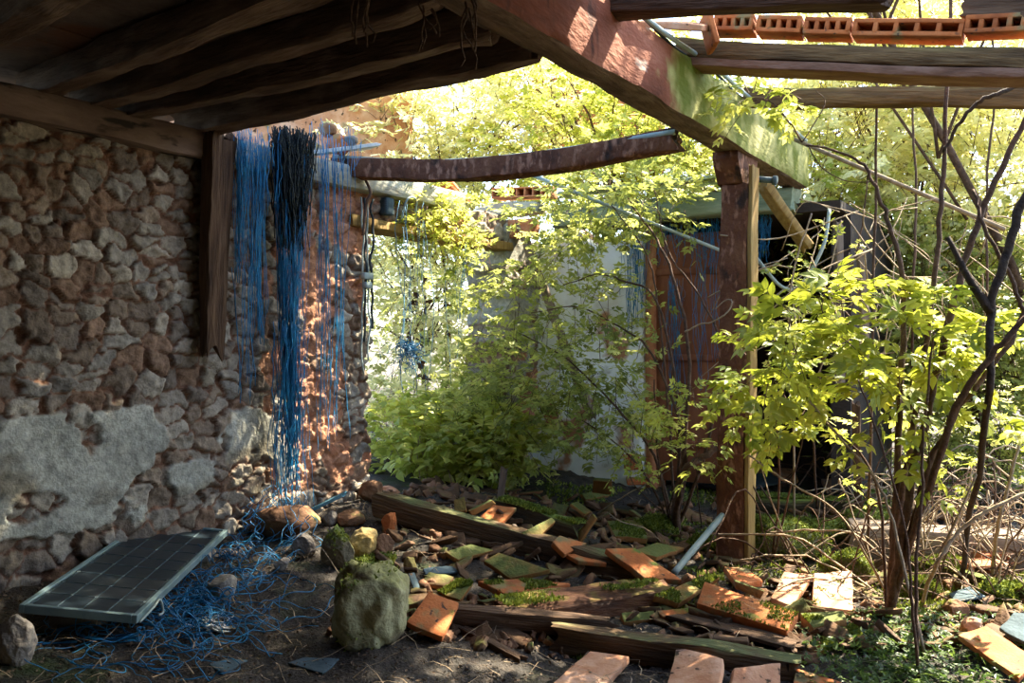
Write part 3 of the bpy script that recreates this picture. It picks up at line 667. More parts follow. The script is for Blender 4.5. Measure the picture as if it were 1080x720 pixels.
# masonry debris on the lintel corner
o = hollow_brick(W(553, 204, 8.4), np.array([.9, -.4, -.03]), .62, .10, .2, 7, 'brick', 'long hollow brick on the ruined corner above the doorway', 'brick')
V, F = rbox(W(545, 242, 8.35), np.r_[N2 * .22, 0], np.r_[D2 * .08, 0], (0, 0, .085), 4, .012, 9, .012); tag(mesh_obj('brick', V, F, 'brick'), 'red brick set in the ruined corner right of the doorway lintel', 'brick')
V, F = rbox(W(540, 222, 8.5), np.r_[N2 * .34, 0], np.r_[D2 * .12, 0], (0, 0, .055), 4, .02, 9, .012); tag(mesh_obj('plaster_block', V, F, 'platelight'), 'pale broken plaster ledge below the long hollow brick', 'block')
timber('tile_edge', W(462, 185, 8.0), W(480, 207, 8.3), .2, .03, 'claypale', 'tilted pink tile edge above the doorway lintel', 'tile', rough=.006)
timber('tile_edge', W(465, 196, 7.9), W(487, 214, 8.2), .2, .025, 'clay', 'brown tile lying under the tilted pink tile', 'tile', rough=.006)
timber('plank', W(318, 163, 6.1), W(392, 154, 6.5), .16, .03, 'paleboard', 'short whitish board laid across the top of the stone wall', 'plank', rough=.004)
# iron and cables on the wall end
root = empty('cable_bundle', WP(-.10, 1.0, .07), 'bundle of grey cables hanging on the end of the stone wall', 'cable')
for i in range(4):
    r_ = np.random.default_rng(60 + i); u = -.13 + .035 * i
    pts = [WP(u + r_.normal(0, .008), z, .085 + r_.normal(0, .006)) for z in np.linspace(2.5, 1.15 + .25 * i % .4, 14)]
    V, F = tube(smooth_line(pts, 3), .007 + .003 * (i % 2), 6); part('cable', V, F, 'cable' if i % 2 else 'pipe', root)
V, F = rbox(WP(-.09, 1.90, .10), np.r_[D2 * .05, 0], np.r_[N2 * .025, 0], (0, 0, .025), 1, .002, 3, .006); part('insulator', V, F, 'pipe', root)
V, F = rbox(WP(-.09, 1.83, .10), np.r_[D2 * .035, 0], np.r_[N2 * .025, 0], (0, 0, .025), 1, .002, 3, .006); part('insulator', V, F, 'pipe', root)
V, F = rbox(WP(.18, 2.47, .06), np.r_[D2 * .05, 0], np.r_[N2 * .04, 0], (0, 0, .07), 2, .004, 3, .008); tag(mesh_obj('junction_box', V, F, 'slate'), 'small blue-grey junction box on the masonry above the doorway', 'box')
V, F = tube(smooth_line([WP(-.16, 2.62, .15), WP(-.16, 2.52, .2), WP(-.17, 2.44, .17), WP(-.17, 2.2, .13)], 6), .011, 7); tag(mesh_obj('iron_hook', V, F, 'iron'), 'bent rusty iron hook on the pale wall plate', 'hook')
V, F = tube(smooth_line([WP(.30, 2.36, .1), WP(.30, 2.52, .16), WP(.36, 2.56, .17), WP(.44, 2.54, .15), WP(.46, 2.45, .12)], 6), .009, 7); tag(mesh_obj('bent_pipe', V, F, 'pipe'), 'thin bent grey pipe arching over the doorway lintel', 'pipe')
# long poles through the open roof
V, F = tube([W(540, 176, 6.9), W(770, 268, 7.2)], .016, 7); tag(mesh_obj('pole', V, F, 'pipe'), 'long pale pole slanting down from the joist to behind the post', 'pole')
V, F = tube([W(838, 147, 6.6), W(1060, 242, 5.8)], .016, 7); tag(mesh_obj('pole', V, F, 'barkpale'), 'long pale pole slanting from the mossy beam end across the saplings', 'pole')
V, F = tube(smooth_line([W(798, 272, 6.6), W(824, 302, 6.6), W(845, 300, 6.6), W(868, 260, 6.6), W(875, 220, 6.7)], 6), .014, 7); tag(mesh_obj('hose', V, F, 'pipe'), 'pale bent hose hooking round behind the post', 'hose')
# ================================================================== RUBBLE
def moss_tufts(pts, nrm, rng, h=.014):
    n = len(pts); d = nrm + rng.normal(0, .55, (n, 3)); d /= np.linalg.norm(d, axis=1)[:, None]
    s = rng.normal(size=(n, 3)); s -= d * (s * d).sum(1)[:, None]; s /= np.linalg.norm(s, axis=1)[:, None] + 1e-6
    hh = rng.uniform(.5, 1.3, n)[:, None] * h
    V = np.stack([pts - s * hh * .35, pts + s * hh * .35, pts + d * hh], 1).reshape(-1, 3)
    return V, np.arange(3 * n).reshape(-1, 3), np.repeat(rng.random(n), 3)
def slab(label, q, dz, m='clay', th=.035, cat='tile', moss=0, group='fallen roof tiles', name='roof_tile', mseed=None, cuts=5, noise=.004):
    """flat clay roof tile: q = four corners of its top face, dz = heights of three corners over the rubble floor"""
    s = sd(); p0 = G(*q[0], dz[0]); p1 = G(*q[1], dz[1]); p3 = G(*q[3], dz[2])
    n = np.cross(p1 - p0, p3 - p0); n /= np.linalg.norm(n); n = n if n[2] > 0 else -n
    p2 = ray_plane(*q[2], p0, n)
    if np.linalg.norm(p2 - p0) > 3 * max(np.linalg.norm(p1 - p0), np.linalg.norm(p3 - p0)): p2 = p1 + p3 - p0
    top = np.array([p0, p1, p2, p3]); bm = bmesh.new()
    V = np.vstack([top - n * th, top]); vs = [bm.verts.new(v) for v in V]
    for f in BOXF: bm.faces.new([vs[i] for i in f])
    bmesh.ops.recalc_face_normals(bm, faces=list(bm.faces))
    bmesh.ops.bevel(bm, geom=list(bm.edges), offset=.005, segments=2, affect='EDGES', profile=.5)
    bmesh.ops.subdivide_edges(bm, edges=[e for e in bm.edges if e.calc_length() > .05], cuts=cuts, use_grid_fill=True)
    bm.verts.index_update(); V = np.array([v.co[:] for v in bm.verts]); F = [tuple(v.index for v in f.verts) for f in bm.faces]; bm.free()
    c0 = top.mean(0)
    for k in range(3): V[:, k] += noise * fbm(V * 11 + 7 * k, 3, s + k)
    base = c0 - n * th
    o = tag(mesh_obj(name, V, F, m, loc=tuple(base)), label, cat, group)
    try: o.data.set_sharp_from_angle(angle=math.radians(40))
    except Exception: pass
    if moss:
        r = np.random.default_rng(s); N_ = int(5200 * moss)
        a, b = r.random(N_), r.random(N_)
        P = p0 * ((1 - a) * (1 - b))[:, None] + p1 * (a * (1 - b))[:, None] + p2 * (a * b)[:, None] + p3 * ((1 - a) * b)[:, None]
        k = fbm(P * 7, 3, s + 9) + (1.15 * moss - .55) > .05
        P = P[k]
        if len(P) > 20:
            Vm, Fm, rn = moss_tufts(P, np.repeat(n[None], len(P), 0), r, .016)
            part('moss', Vm, Fm, 'mossy', o, False, rn)['kind'] = 'stuff'
    return o
def rock(label, px, py, wpx, hpx, m='stone', cat='stone', dep=.8, rotz=0, moss=0, sink=.15, group=None, name='stone', facets=9, seed=None, blocky=0):
    """angular stone: px, py = foot of the stone in the picture"""
    s = seed or sd(); r = np.random.default_rng(s); c = G(px, py, 0); k = c[1] / FOC; w, h = wpx * k, hpx * k
    bm = bmesh.new(); bmesh.ops.create_icosphere(bm, subdivisions=5, radius=1); V = np.array([v.co[:] for v in bm.verts]); F = [tuple(v.index for v in f.verts) for f in bm.faces]; bm.free()
    if blocky: V = np.sign(V) * np.abs(V) ** blocky
    for _ in range(facets):
        d = r.normal(size=3); d /= np.linalg.norm(d); o = r.uniform(.55, .85) * (1.5 if blocky else 1); e = V @ d - o; V -= np.clip(e, 0, None)[:, None] * d * .93
    V *= (1 + (.07 + .08 * (blocky > 0)) * fbm(V * 2.2, 3, s) + .03 * fbm(V * 8, 3, s + 1))[:, None]
    lo, hi = V.min(0), V.max(0); V = (V - (lo + hi) / 2) / (hi - lo)
    V *= np.array([w, w * dep, h * (1 + sink)]); V[:, 2] += h * (1 + sink) / 2 - h * sink
    ca, sa = math.cos(rotz), math.sin(rotz); V[:, :2] = V[:, :2] @ np.array([[ca, sa], [-sa, ca]])
    c = c + np.array([0, w * dep * .45, 0]); c[2] = float(ground(c[0], c[1])) if False else c[2]
    o = tag(mesh_obj(name, V + c, F, m, loc=tuple(c)), label, cat, group)
    if moss:
        nn = V / np.array([w, w * dep, h]) ** 2; nn /= np.linalg.norm(nn, axis=1)[:, None] + 1e-9
        sel = r.integers(0, len(V), int(7000 * moss)); P = V[sel] + r.normal(0, .006, (len(sel), 3))
        keep = (nn[sel][:, 2] > -.1) & (fbm(P * 5, 3, s + 4) + moss - .5 + nn[sel][:, 2] * .5 > 0)
        P = P[keep]; Vm, Fm, rn = moss_tufts(P + c, nn[sel][keep], r, .018 if w < .6 else .026)
        part('moss', Vm, Fm, 'mossy', o, False, rn)['kind'] = 'stuff'
    return o
def ground_timber(label, p0, p1, w, h, dz0, dz1, m='wood', cat='timber', name='fallen_timber', moss=0, y0=0, y1=0, **k):
    a, b = G(*p0, dz0), G(*p1, dz1)
    o = timber(name, a, b, w, h, m, label, cat, 'fallen timbers', **k)
    if moss:
        r = np.random.default_rng(sd()); L = np.linalg.norm(b - a); n = int(9000 * moss * L * w / .15)
        x = r.random(n) * L; y = r.uniform(-.5, .5, n) * w; P = np.stack([x, y, np.full(n, h / 2) - .15 * np.abs(y / w) ** 3 * h], -1)
        kf = fbm(np.c_[x * 4, y * 9, 0 * x], 3, 5) + moss - .55 > 0; P = P[kf]
        me = o.data; V, F, rn = moss_tufts(P, np.repeat(np.array([[0, 0, 1.0]]), len(P), 0), r, .02)
        mo = mesh_obj('moss', V, F, 'mossy', o, attr=rn, smooth=False); mo['kind'] = 'stuff'
    return o

# ---- timbers on the floor
ground_timber('long dark squared timber lying across the rubble from the doorway towards the post', (398, 531), (690, 610), .15, .17, .12, .04, 'woodmoss', rough=.010, ragged=.05)
ground_timber('short rotten timber with orange moss and a sawn dark end', (527, 648), (700, 627), .19, .14, .07, .08, 'rot', rough=.028, ragged=.08, moss=.25)
ground_timber('splintered dark timber end poking out over the orange tile', (466, 648), (640, 664), .10, .10, .08, .05, 'wood', rough=.018, ragged=.14)
ground_timber('long timber lying nearest the viewer behind the row of front tiles', (588, 668), (842, 706), .13, .12, .05, .04, 'woodmoss', rough=.014, ragged=.06)
ground_timber('mossy timber lying behind the long dark timber, green top', (529, 533), (612, 560), .13, .12, .09, .09, 'woodmoss2', rough=.012, moss=.7)
ground_timber('thin dark lath leaning on the floor under the splintered timber', (488, 662), (552, 696), .05, .03, .03, .015, 'wood', rough=.006)
ground_timber('thin board edge under the big moss-patched tile', (716, 648), (842, 680), .16, .022, .05, .05, 'wood', rough=.005, name='board', cat='board')
ground_timber('upper mossy log lying flat behind the post among the saplings', (786, 528), (950, 540), .17, .13, .08, .08, 'woodmoss2', rough=.02, moss=.9)
ground_timber('lower mossy log lying flat behind the post', (790, 551), (905, 558), .15, .10, .05, .06, 'woodmoss2', rough=.02, moss=.8)
ground_timber('massive beam with pale weathered top under the saplings', (895, 566), (1180, 586), .34, .22, .13, .13, 'woodpale', rough=.012)
ground_timber('slim mossy pole lying diagonally below the massive beam', (962, 594), (1085, 628), .07, .07, .05, .05, 'woodmoss2', rough=.01, moss=.6)
ground_timber('grey mossy log far back beside the pale slate pieces', (890, 522), (1085, 526), .12, .1, .06, .06, 'woodmoss2', rough=.016, moss=.5)
ground_timber('dark fallen branch leaning across the back rubble', (1012, 482), (1062, 528), .09, .09, .14, .08, 'wood', rough=.014)
ground_timber('thin bare lath leaning on the tiles by the doorway', (541, 553), (567, 578), .02, .02, .1, .06, 'woodpale', rough=.004)
a = G(527, 532, -.02); timber('stake', a, a + np.array([.035, .0, .27]), .055, .03, 'woodpale', 'short upright pale stake standing behind the raised tiles', 'stake', rough=.004, up=(0, 1, 0))
a, b = G(317, 543, .06), G(364, 520, .17); timber('blue_plank', a, b, .10, .025, 'bluepaint', 'faded blue plank leaning by the foot of the stone wall', 'plank', rough=.004)
a = G(711, 604, .02); V, F = tube(smooth_line([a, (a + W(760, 545, a[1] + .5)) / 2, W(762, 543, a[1] + .5)], 8), .022, 10); tag(mesh_obj('drain_pipe', V, F, 'pipe'), 'grey plastic pipe slanting out of the rubble beside the post', 'pipe')

# ---- roof tiles, nearest first
slab('tile in the front row, long and pale with dirt specks, at the bottom edge', [(622, 686), (664, 691), (633, 728), (573, 728)], (.07, .07, .03), 'claypale')
slab('square tile in the front row coloured pale for the sun glare on it', [(714, 681), (763, 694), (756, 732), (700, 732)], (.10, .10, .03), 'claypale')  # sun glare put into the colour of this tile
slab('tile in the front row with a raised rim, between the glare-pale tile and the plainest one', [(775, 704), (824, 698), (823, 732), (768, 732)], (.07, .08, .02), 'claypale')
slab('last tile of the front row, flat and dull at the bottom edge', [(840, 704), (889, 719), (880, 734), (833, 734)], (.05, .05, .02), 'clay')
slab('bright orange tile tilted beside the big mossy boulder', [(452, 623), (484, 635), (467, 672), (429, 656)], (.19, .17, .09), 'clay')
slab('big orange slab with a dark green moss patch in front of the post', [(743, 613), (842, 646), (830, 665), (735, 636)], (.17, .14, .12), 'clay', .05, moss=.33)
slab('small tile lying flat just below the foot of the post', [(763, 597), (786, 598), (805, 612), (778, 616)], (.14, .13, .12), 'clay', moss=.1)
slab('upright mossy tile edge between the post and the big orange slab', [(774, 610), (806, 622), (802, 630), (776, 619)], (.16, .13, .11), 'claymoss', .03)
slab('sunlit pale tile tilted among the mossy rubble, broken corner', [(827, 602), (857, 606), (836, 639), (813, 630)], (.12, .12, .06), 'claypale')
slab('large sunlit square tile with moss on its upper half', [(859, 604), (899, 601), (900, 644), (857, 638)], (.16, .16, .08), 'claypale', moss=.16)
slab('mossy tile lying below the large sunlit square tile', [(844, 646), (889, 643), (893, 652), (858, 662)], (.09, .09, .07), 'claymoss', .06, moss=.5)
slab('half-lit mossy tile near the ivy at the foot of the saplings', [(866, 676), (898, 658), (912, 668), (870, 686)], (.05, .06, .03), 'claymoss', .05, moss=.6)
slab('orange tile with a moss spot tilted at the end of the long timber', [(639, 578), (669, 577), (720, 611), (680, 609)], (.20, .19, .13), 'clay', .04, moss=.16)
slab('yellowish lichen-covered tile lying behind the moss-spotted tile', [(668, 580), (693, 572), (722, 577), (693, 587)], (.16, .16, .14), 'claymoss', .03)
slab('broken red tile resting on top of the long dark timber', [(583, 571), (591, 564), (619, 572), (596, 584)], (.17, .18, .14), 'clay', .04)
slab('red and green tile wedged beside the broken red tile', [(597, 584), (639, 580), (640, 594), (610, 591)], (.12, .13, .10), 'clay', .03, moss=.12)
slab('raised tile with a ribbed broken edge beside the mossy timber', [(549, 562), (582, 545), (586, 549), (569, 566)], (.15, .20, .12), 'claymoss', .045)
slab('bright orange tile by the upright stake', [(520, 532), (545, 535), (528, 552), (501, 548)], (.14, .14, .08), 'clay')
slab('thin tile leaning up against the orange tile by the stake', [(493, 538), (517, 526), (521, 530), (497, 543)], (.16, .22, .12), 'claymoss', .03)
slab('mossy tile end sticking up behind the long dark timber', [(478, 527), (490, 523), (492, 538), (480, 540)], (.16, .18, .08), 'claymoss', .05)
slab('leaning tile propped like a tent beside the end of the mossy timber', [(606, 566), (625, 541), (628, 546), (612, 572)], (.05, .22, .02), 'claymoss', .035)
slab('thin dull tile piece behind the propped tile', [(602, 531), (609, 528), (624, 539), (618, 542)], (.14, .14, .10), 'claymoss', .025)
slab('mossy square tile lying behind the moss-spotted orange tile', [(640, 549), (676, 547), (683, 568), (649, 565)], (.08, .08, .05), 'claymoss', .04, moss=.45)
slab('brown far tile standing on edge under the elder shrub', [(626, 503), (646, 504), (645, 518), (625, 516)], (.26, .26, .12), 'claymoss', .04)
slab('orange far tile standing upright between the elder stems', [(657, 479), (672, 477), (676, 492), (658, 494)], (.34, .34, .18), 'clay', .035)
slab('orange far tile lying flat beneath the upright one', [(660, 497), (684, 497), (690, 508), (662, 508)], (.10, .10, .06), 'clay', .035)
slab('green mossy flat tile on the bare floor behind the propped tile', [(613, 520), (640, 516), (644, 522), (618, 527)], (.05, .05, .03), 'claymoss', .03, moss=.3)
slab('mossy tile under the middle of the long dark timber', [(470, 581), (497, 573), (522, 580), (484, 590)], (.09, .09, .06), 'claymoss', .03)
slab('dark mossy tile propped below the long dark timber, broad', [(510, 591), (526, 582), (580, 600), (538, 610)], (.10, .14, .05), 'claymoss', .04)
slab('long orange strip of tile with a bright moss cushion', [(504, 612), (544, 610), (602, 615), (533, 626)], (.10, .11, .08), 'clay', .035, moss=.4)
slab('bright green mossed tile behind the orange tile by the boulder', [(462, 624), (483, 611), (499, 613), (485, 632)], (.06, .09, .05), 'claymoss', .03, moss=.8)
slab('reddish tile fragment under the rotten timber near the thin board', [(693, 643), (727, 640), (742, 646), (700, 650)], (.07, .07, .06), 'clay', .03)
slab('small mossy brick-shaped fragment between two fallen timbers', [(655, 646), (690, 644), (692, 652), (658, 655)], (.05, .05, .03), 'claymoss', .04, moss=.3)
slab('long mossy tile in front of the grey plastic pipe', [(690, 628), (745, 606), (760, 607), (716, 636)], (.12, .13, .09), 'claymoss', .04, moss=.4)
slab('curved orange roof tile lit by the sun at the edge of the ivy', [(1010, 669), (1040, 660), (1095, 695), (1075, 715)], (.10, .12, .06), 'clay', .03)
slab('flat red tile behind the post under the mossy logs', [(800, 492), (838, 494), (842, 506), (798, 505)], (.08, .08, .05), 'claypale', .04)
slab('row of pinkish tile far behind the saplings', [(866, 505), (920, 502), (925, 511), (872, 516)], (.08, .08, .05), 'claypale', .04)
slab('orange tile stuck upright in the dry stems far back', [(897, 463), (918, 466), (938, 481), (910, 483)], (.32, .32, .18), 'clay', .03)
slab('pale far slate piece, larger of two lying in sunlight', [(984, 494), (1011, 485), (1013, 492), (990, 499)], (.16, .18, .12), 'paleboard', .02, cat='slate', name='slate', group='slate pieces')
slab('pale far slate piece, smaller of two lying in sunlight', [(980, 500), (996, 497), (1001, 506), (985, 505)], (.12, .12, .09), 'paleboard', .02, cat='slate', name='slate', group='slate pieces')
slab('slate piece lying on the dark floor in front of the boulder', [(303, 698), (322, 692), (358, 694), (340, 709)], (.012, .012, .012), 'slate', .012, cat='slate', name='slate', group='slate pieces')
slab('slate shard half buried near the blue twine tangle', [(220, 700), (240, 694), (262, 696), (236, 710)], (.012, .012, .01), 'slate', .012, cat='slate', name='slate', group='slate pieces')
slab('narrow slate lying between the stones and the long timber', [(446, 599), (476, 596), (490, 602), (450, 605)], (.04, .04, .03), 'slate', .015, cat='slate', name='slate', group='slate pieces')
slab('slate leaning on its side under a small yellow stone', [(430, 605), (437, 603), (444, 620), (438, 624)], (.06, .06, .02), 'slate', .012, cat='slate', name='slate', group='slate pieces')
slab('big blue-grey slate lying at the picture edge above the curved tile', [(1054, 662), (1068, 645), (1100, 648), (1095, 684)], (.10, .14, .07), 'slate', .02, cat='slate', name='slate', group='slate pieces')
slab('blue-grey slate lying on rubble just past the post', [(791, 500), (812, 498), (826, 508), (796, 514)], (.09, .10, .06), 'slate', .02, cat='slate', name='slate', group='slate pieces')
slab('blue-grey slate under the saplings below the slim mossy pole', [(1000, 625), (1022, 618), (1040, 628), (1008, 634)], (.04, .05, .03), 'slate', .015, cat='slate', name='slate', group='slate pieces')
for i, (x, y, lab) in enumerate(((1047, 586, 'hollow red brick lying under the massive beam, upper of two'), (1036, 598, 'hollow red brick lying under the massive beam, lower of two'))):
    c = G(x, y, .08 - .02 * i); hollow_brick(c, (1, .12, .02), .26, .075, .18, 4, 'brick', lab, 'brick', 'hollow bricks under the beam')

# ---- stones
rock('big square mossy boulder with a dark base, the largest stone on the floor', 385, 687, 84, 90, 'boulder', dep=.8, seed=12, facets=5, blocky=.74, moss=.15)
rock('green mossy stone behind the boulder, pointed top', 354, 603, 36, 48, 'stonemoss', moss=.25, seed=31)
rock('yellow broken stone with a bright cut edge beside the pointed mossy stone', 380, 593, 36, 33, 'stoneyellow', seed=32)
rock('round reddish-brown stone next to the yellow broken one', 403, 592, 24, 28, 'stonebrown', seed=33)
rock('thin green mossy stone lying just behind the boulder', 392, 600, 46, 12, 'stonemoss', moss=.2, seed=34)
rock('grey angular stone at the top of the small stone heap', 347, 556, 17, 17, 'stoneplain', seed=35)
rock('long pinkish stone lying on the stone heap', 367, 557, 34, 18, 'stonebrown', seed=36)
rock('small pale stone between the heap and the pointed mossy stone', 351, 574, 14, 18, 'stoneplain', seed=37)
rock('orange broken brick lump by the start of the long timber', 410, 565, 18, 24, 'clay', seed=38, name='brick_lump', cat='brick')
rock('brown stone beside the orange brick lump', 428, 558, 20, 14, 'stonebrown', seed=39)
rock('small yellow-green stone on the dark floor above the leaning slate', 432, 606, 15, 18, 'stoneyellow', seed=40)
rock('smooth pale stone wrapped in blue twine beside the solar panel', 230, 634, 28, 25, 'stoneplain', seed=41)
rock('dark grey rounded stone at the picture edge below the solar panel', 8, 704, 40, 52, 'stoneplain', seed=42, facets=3)
rock('grey stone half hidden by twine near the foot of the wall', 318, 590, 26, 26, 'stoneplain', seed=43)
rock('small grey stone in the twine behind the pale stone', 296, 602, 16, 13, 'stoneplain', seed=44)
rock('earthy hump of stones under the hanging blue twine', 292, 572, 84, 36, 'stonebrown', seed=45, dep=.6)
rock('pale stone at the foot of the wall behind the twine', 256, 560, 44, 14, 'stoneplain', seed=46, dep=.4)
rock('sunlit pale stone behind the curved orange tile', 1030, 672, 28, 20, 'claypale', seed=47)
rock('pink crumbly stone beside the pale sunlit stone', 1014, 656, 26, 22, 'stonebrown', seed=48)
rock('reddish stone block at the foot of the wall end', 390, 531, 26, 24, 'stonebrown', seed=49)
rock('pale pink stone between wall end and long timber', 409, 522, 24, 9, 'claypale', seed=50)
for i, (x, y, w_, h_, ms, lab) in enumerate(((845, 592, 78, 40, .9, 'broad moss-covered mound behind the two sunlit tiles'), (816, 573, 40, 24, .8, 'smaller moss mound next to the post'), (900, 618, 56, 34, .9, 'mossy mound beside the large sunlit square tile'),
        (880, 575, 52, 24, .7, 'mossy hump in front of the lower mossy log'), (1000, 612, 46, 22, .7, 'mossy lump under the slim mossy pole'), (975, 636, 44, 24, .8, 'bright mossy lump at the base of the saplings'),
        (700, 568, 44, 20, .7, 'mossy hump at the foot of the elder stems'), (745, 585, 36, 18, .8, 'low mossy hump behind the grey plastic pipe'), (1060, 640, 40, 20, .6, 'mossy lump above the big blue-grey slate'), (930, 560, 60, 18, .8, 'flat mossy hump between the massive beam and the logs'))):
    rock(lab, x, y, w_, h_, 'stonemoss', 'stone', .9, moss=ms, seed=300 + i, name='mossy_stone', group='moss covered stones')
# loose stones on top of the wall
for i, (px, py, wp, hp, m, lab) in enumerate(((357, 153, 20, 18, 'clay', 'large orange stone balanced on top of the wall'), (335, 156, 10, 10, 'stoneyellow', 'small yellow stone on the wall top beside the white board'), (345, 137, 16, 14, 'stonebrown', 'brown stone on the wall top, highest of the pile'), (369, 148, 14, 10, 'stoneplain', 'grey stone lying on the wall top at the edge of the foliage'), (320, 150, 22, 14, 'claypale', 'pinkish stone on the wall top behind the blue strands'))):
    y = 6.3; k = y / FOC; c = W(px, py, y); r = np.random.default_rng(500 + i)
    bm = bmesh.new(); bmesh.ops.create_icosphere(bm, subdivisions=4, radius=1); V = np.array([v.co[:] for v in bm.verts]); F = [tuple(v.index for v in f.verts) for f in bm.faces]; bm.free()
    for _ in range(7):
        d = r.normal(size=3); d /= np.linalg.norm(d); e = V @ d - r.uniform(.6, .85); V -= np.clip(e, 0, None)[:, None] * d * .93
    V *= (1 + .05 * fbm(V * 3, 3, i))[:, None]; V *= np.array([wp * k / 1.6, wp * k / 1.7, hp * k / 1.6]); V += c
    tag(mesh_obj('stone', V, F, m, loc=tuple(c)), lab, 'stone', 'loose stones on the wall top')

# ---- solar panel
pc = [G(20, 637, .17), G(145, 649, .15), G(258, 556, .10), G(160, 554, .12)]
o0 = pc[0]; X_ = pc[1] - pc[0]; Wd = np.linalg.norm(X_); X_ /= Wd; Yv = (pc[3] - pc[0]) * .5 + (pc[2] - pc[1]) * .5; Yv -= X_ * np.dot(Yv, X_); Ln = np.linalg.norm(Yv); Yv /= Ln; Zv = np.cross(X_, Yv)
cen = o0 + X_ * Wd / 2 + Yv * Ln / 2
root = empty('solar_panel', tuple(cen - Zv * .04), 'dusty dark solar panel in an aluminium frame tilted on the floor', 'solar panel')
mb = MB(); fw, fh = .024, .04
for s_ in (0, 1):
    mb.add(*rbox(o0 + X_ * (fw / 2 + s_ * (Wd - fw)) + Yv * Ln / 2 - Zv * fh / 2, X_ * fw / 2, Yv * Ln / 2, Zv * fh / 2, 0, 0, 0, .003))
    mb.add(*rbox(o0 + Y_ if False else o0 + Yv * (fw / 2 + s_ * (Ln - fw)) + X_ * Wd / 2 - Zv * fh / 2, X_ * (Wd / 2 - fw), Yv * fw / 2, Zv * fh / 2, 0, 0, 0, .003))
V, F = mb.get(); part('frame', V, F, 'alu', root, False)
V, F = box(cen - Zv * .014, X_ * (Wd / 2 - fw + .002), Yv * (Ln / 2 - fw + .002), Zv * .004); gl = part('glass_sheet', V, F, mat('cells', [(.008, .014, .02), (.013, .022, .03)], 5, rough=.35, bump=.05, spots=[((.05, .05, .047), 3, .5, .75)], spec=.3), root, False)
mb = MB(); nxx, nyy = 4, 9
for i in range(nxx + 1):
    x = fw + .012 + (Wd - 2 * fw - .024) * i / nxx; mb.add(*box(o0 + X_ * x + Yv * Ln / 2 - Zv * .0085, X_ * .0016, Yv * (Ln / 2 - fw), Zv * .0012))
for j in range(nyy + 1):
    y = fw + .012 + (Ln - 2 * fw - .024) * j / nyy; mb.add(*box(o0 + Yv * y + X_ * Wd / 2 - Zv * .0086, X_ * (Wd / 2 - fw), Yv * .0016, Zv * .0012))
for i in range(nxx + 1):
    for j in range(nyy + 1):
        c = o0 + X_ * (fw + .012 + (Wd - 2 * fw - .024) * i / nxx) + Yv * (fw + .012 + (Ln - 2 * fw - .024) * j / nyy) - Zv * .0078
        mb.add([c - X_ * .011, c - Yv * .011, c + X_ * .011, c + Yv * .011], [(0, 1, 2, 3)])
V, F = mb.get(); o = part('cell_lattice', V, F, 'slate', gl, False); o.data.materials.append(M['pipe'])
for p in o.data.polygons[-50:]: p.material_index = 1
a = o0 + X_ * (Wd + .004) + Yv * .18 - Zv * .02
V, F = tube(smooth_line([a - Yv * .15 - Zv * .02, a + X_ * .01, a + Yv * .07 + X_ * .012 + Zv * .01, a + Yv * .08 + X_ * .03 - Zv * .05, a + Yv * .05 + X_ * .02 - Zv * .06], 6), .006, 6); part('cable', V, F, 'pipe', root)
for i, (fx, fy, lab) in enumerate(((.3, .2, 'dark stone propping the near end of the solar panel'), (.75, .8, 'dark stone under the far end of the solar panel'))):
    c = o0 + X_ * Wd * fx + Yv * Ln * fy - Zv * .045; g = float(ground(c[0], c[1])); h = c[2] - g
    V, F = rbox(np.array([c[0], c[1], g + h / 2 - .01]), (.12, .02, 0), (-.02, .1, 0), (0, 0, h / 2), 4, .012, 70 + i, .02); tag(mesh_obj('stone', V, F, 'stoneplain'), lab, 'stone')

# ---- litter: chips, dead leaves and twigs that nobody could count
r = np.random.default_rng(77)
def scatter(n, x0, x1, y0, y1): 
    x = r.uniform(x0, x1, n); y = y0 + (y1 - y0) * r.random(n) ** 1.5; return np.stack([x, y, ground(x, y) + .010], -1)
P = np.concatenate([scatter(15000, -2.6, 3.2, 3.0, 7.5)]); s_ = (P[:, 0] - WA[0]) * N2[0] + (P[:, 1] - WA[1]) * N2[1]; P = P[s_ > .02]
n = len(P); d = r.normal(size=(n, 3)); d[:, 2] *= .35
V, F, rn = leaves(P, d, r.uniform(.008, .032, n), 'simple', r, .6)
mesh_obj('leaf_litter', V, F, 'litter', smooth=False)['kind'] = 'stuff'
tag(bpy.data.objects['leaf_litter'], 'brown dead leaves and chips strewn over the dark floor', 'leaf litter')
P = scatter(900, -2.4, 3.4, 3.1, 8.0); s_ = (P[:, 0] - WA[0]) * N2[0] + (P[:, 1] - WA[1]) * N2[1]; P = P[s_ > .1]; n = len(P)
d = r.normal(size=(n, 3)); d[:, 2] = r.normal(0, .12, n); d /= np.linalg.norm(d, axis=1)[:, None]; ln = r.uniform(.06, .35, n)
TW = np.stack([P + d * (ln * t)[:, None] + np.array([0, 0, .012 + .02 * math.sin(3 * t)]) + r.normal(0, .006, (n, 3)) for t in np.linspace(0, 1, 5)], 1)
V, F = twig_mesh(TW, .0035); tag(mesh_obj('twig_litter', V, F, 'barkpale'), 'thin pale dead twigs scattered over rubble and floor', 'twigs', kind='stuff')
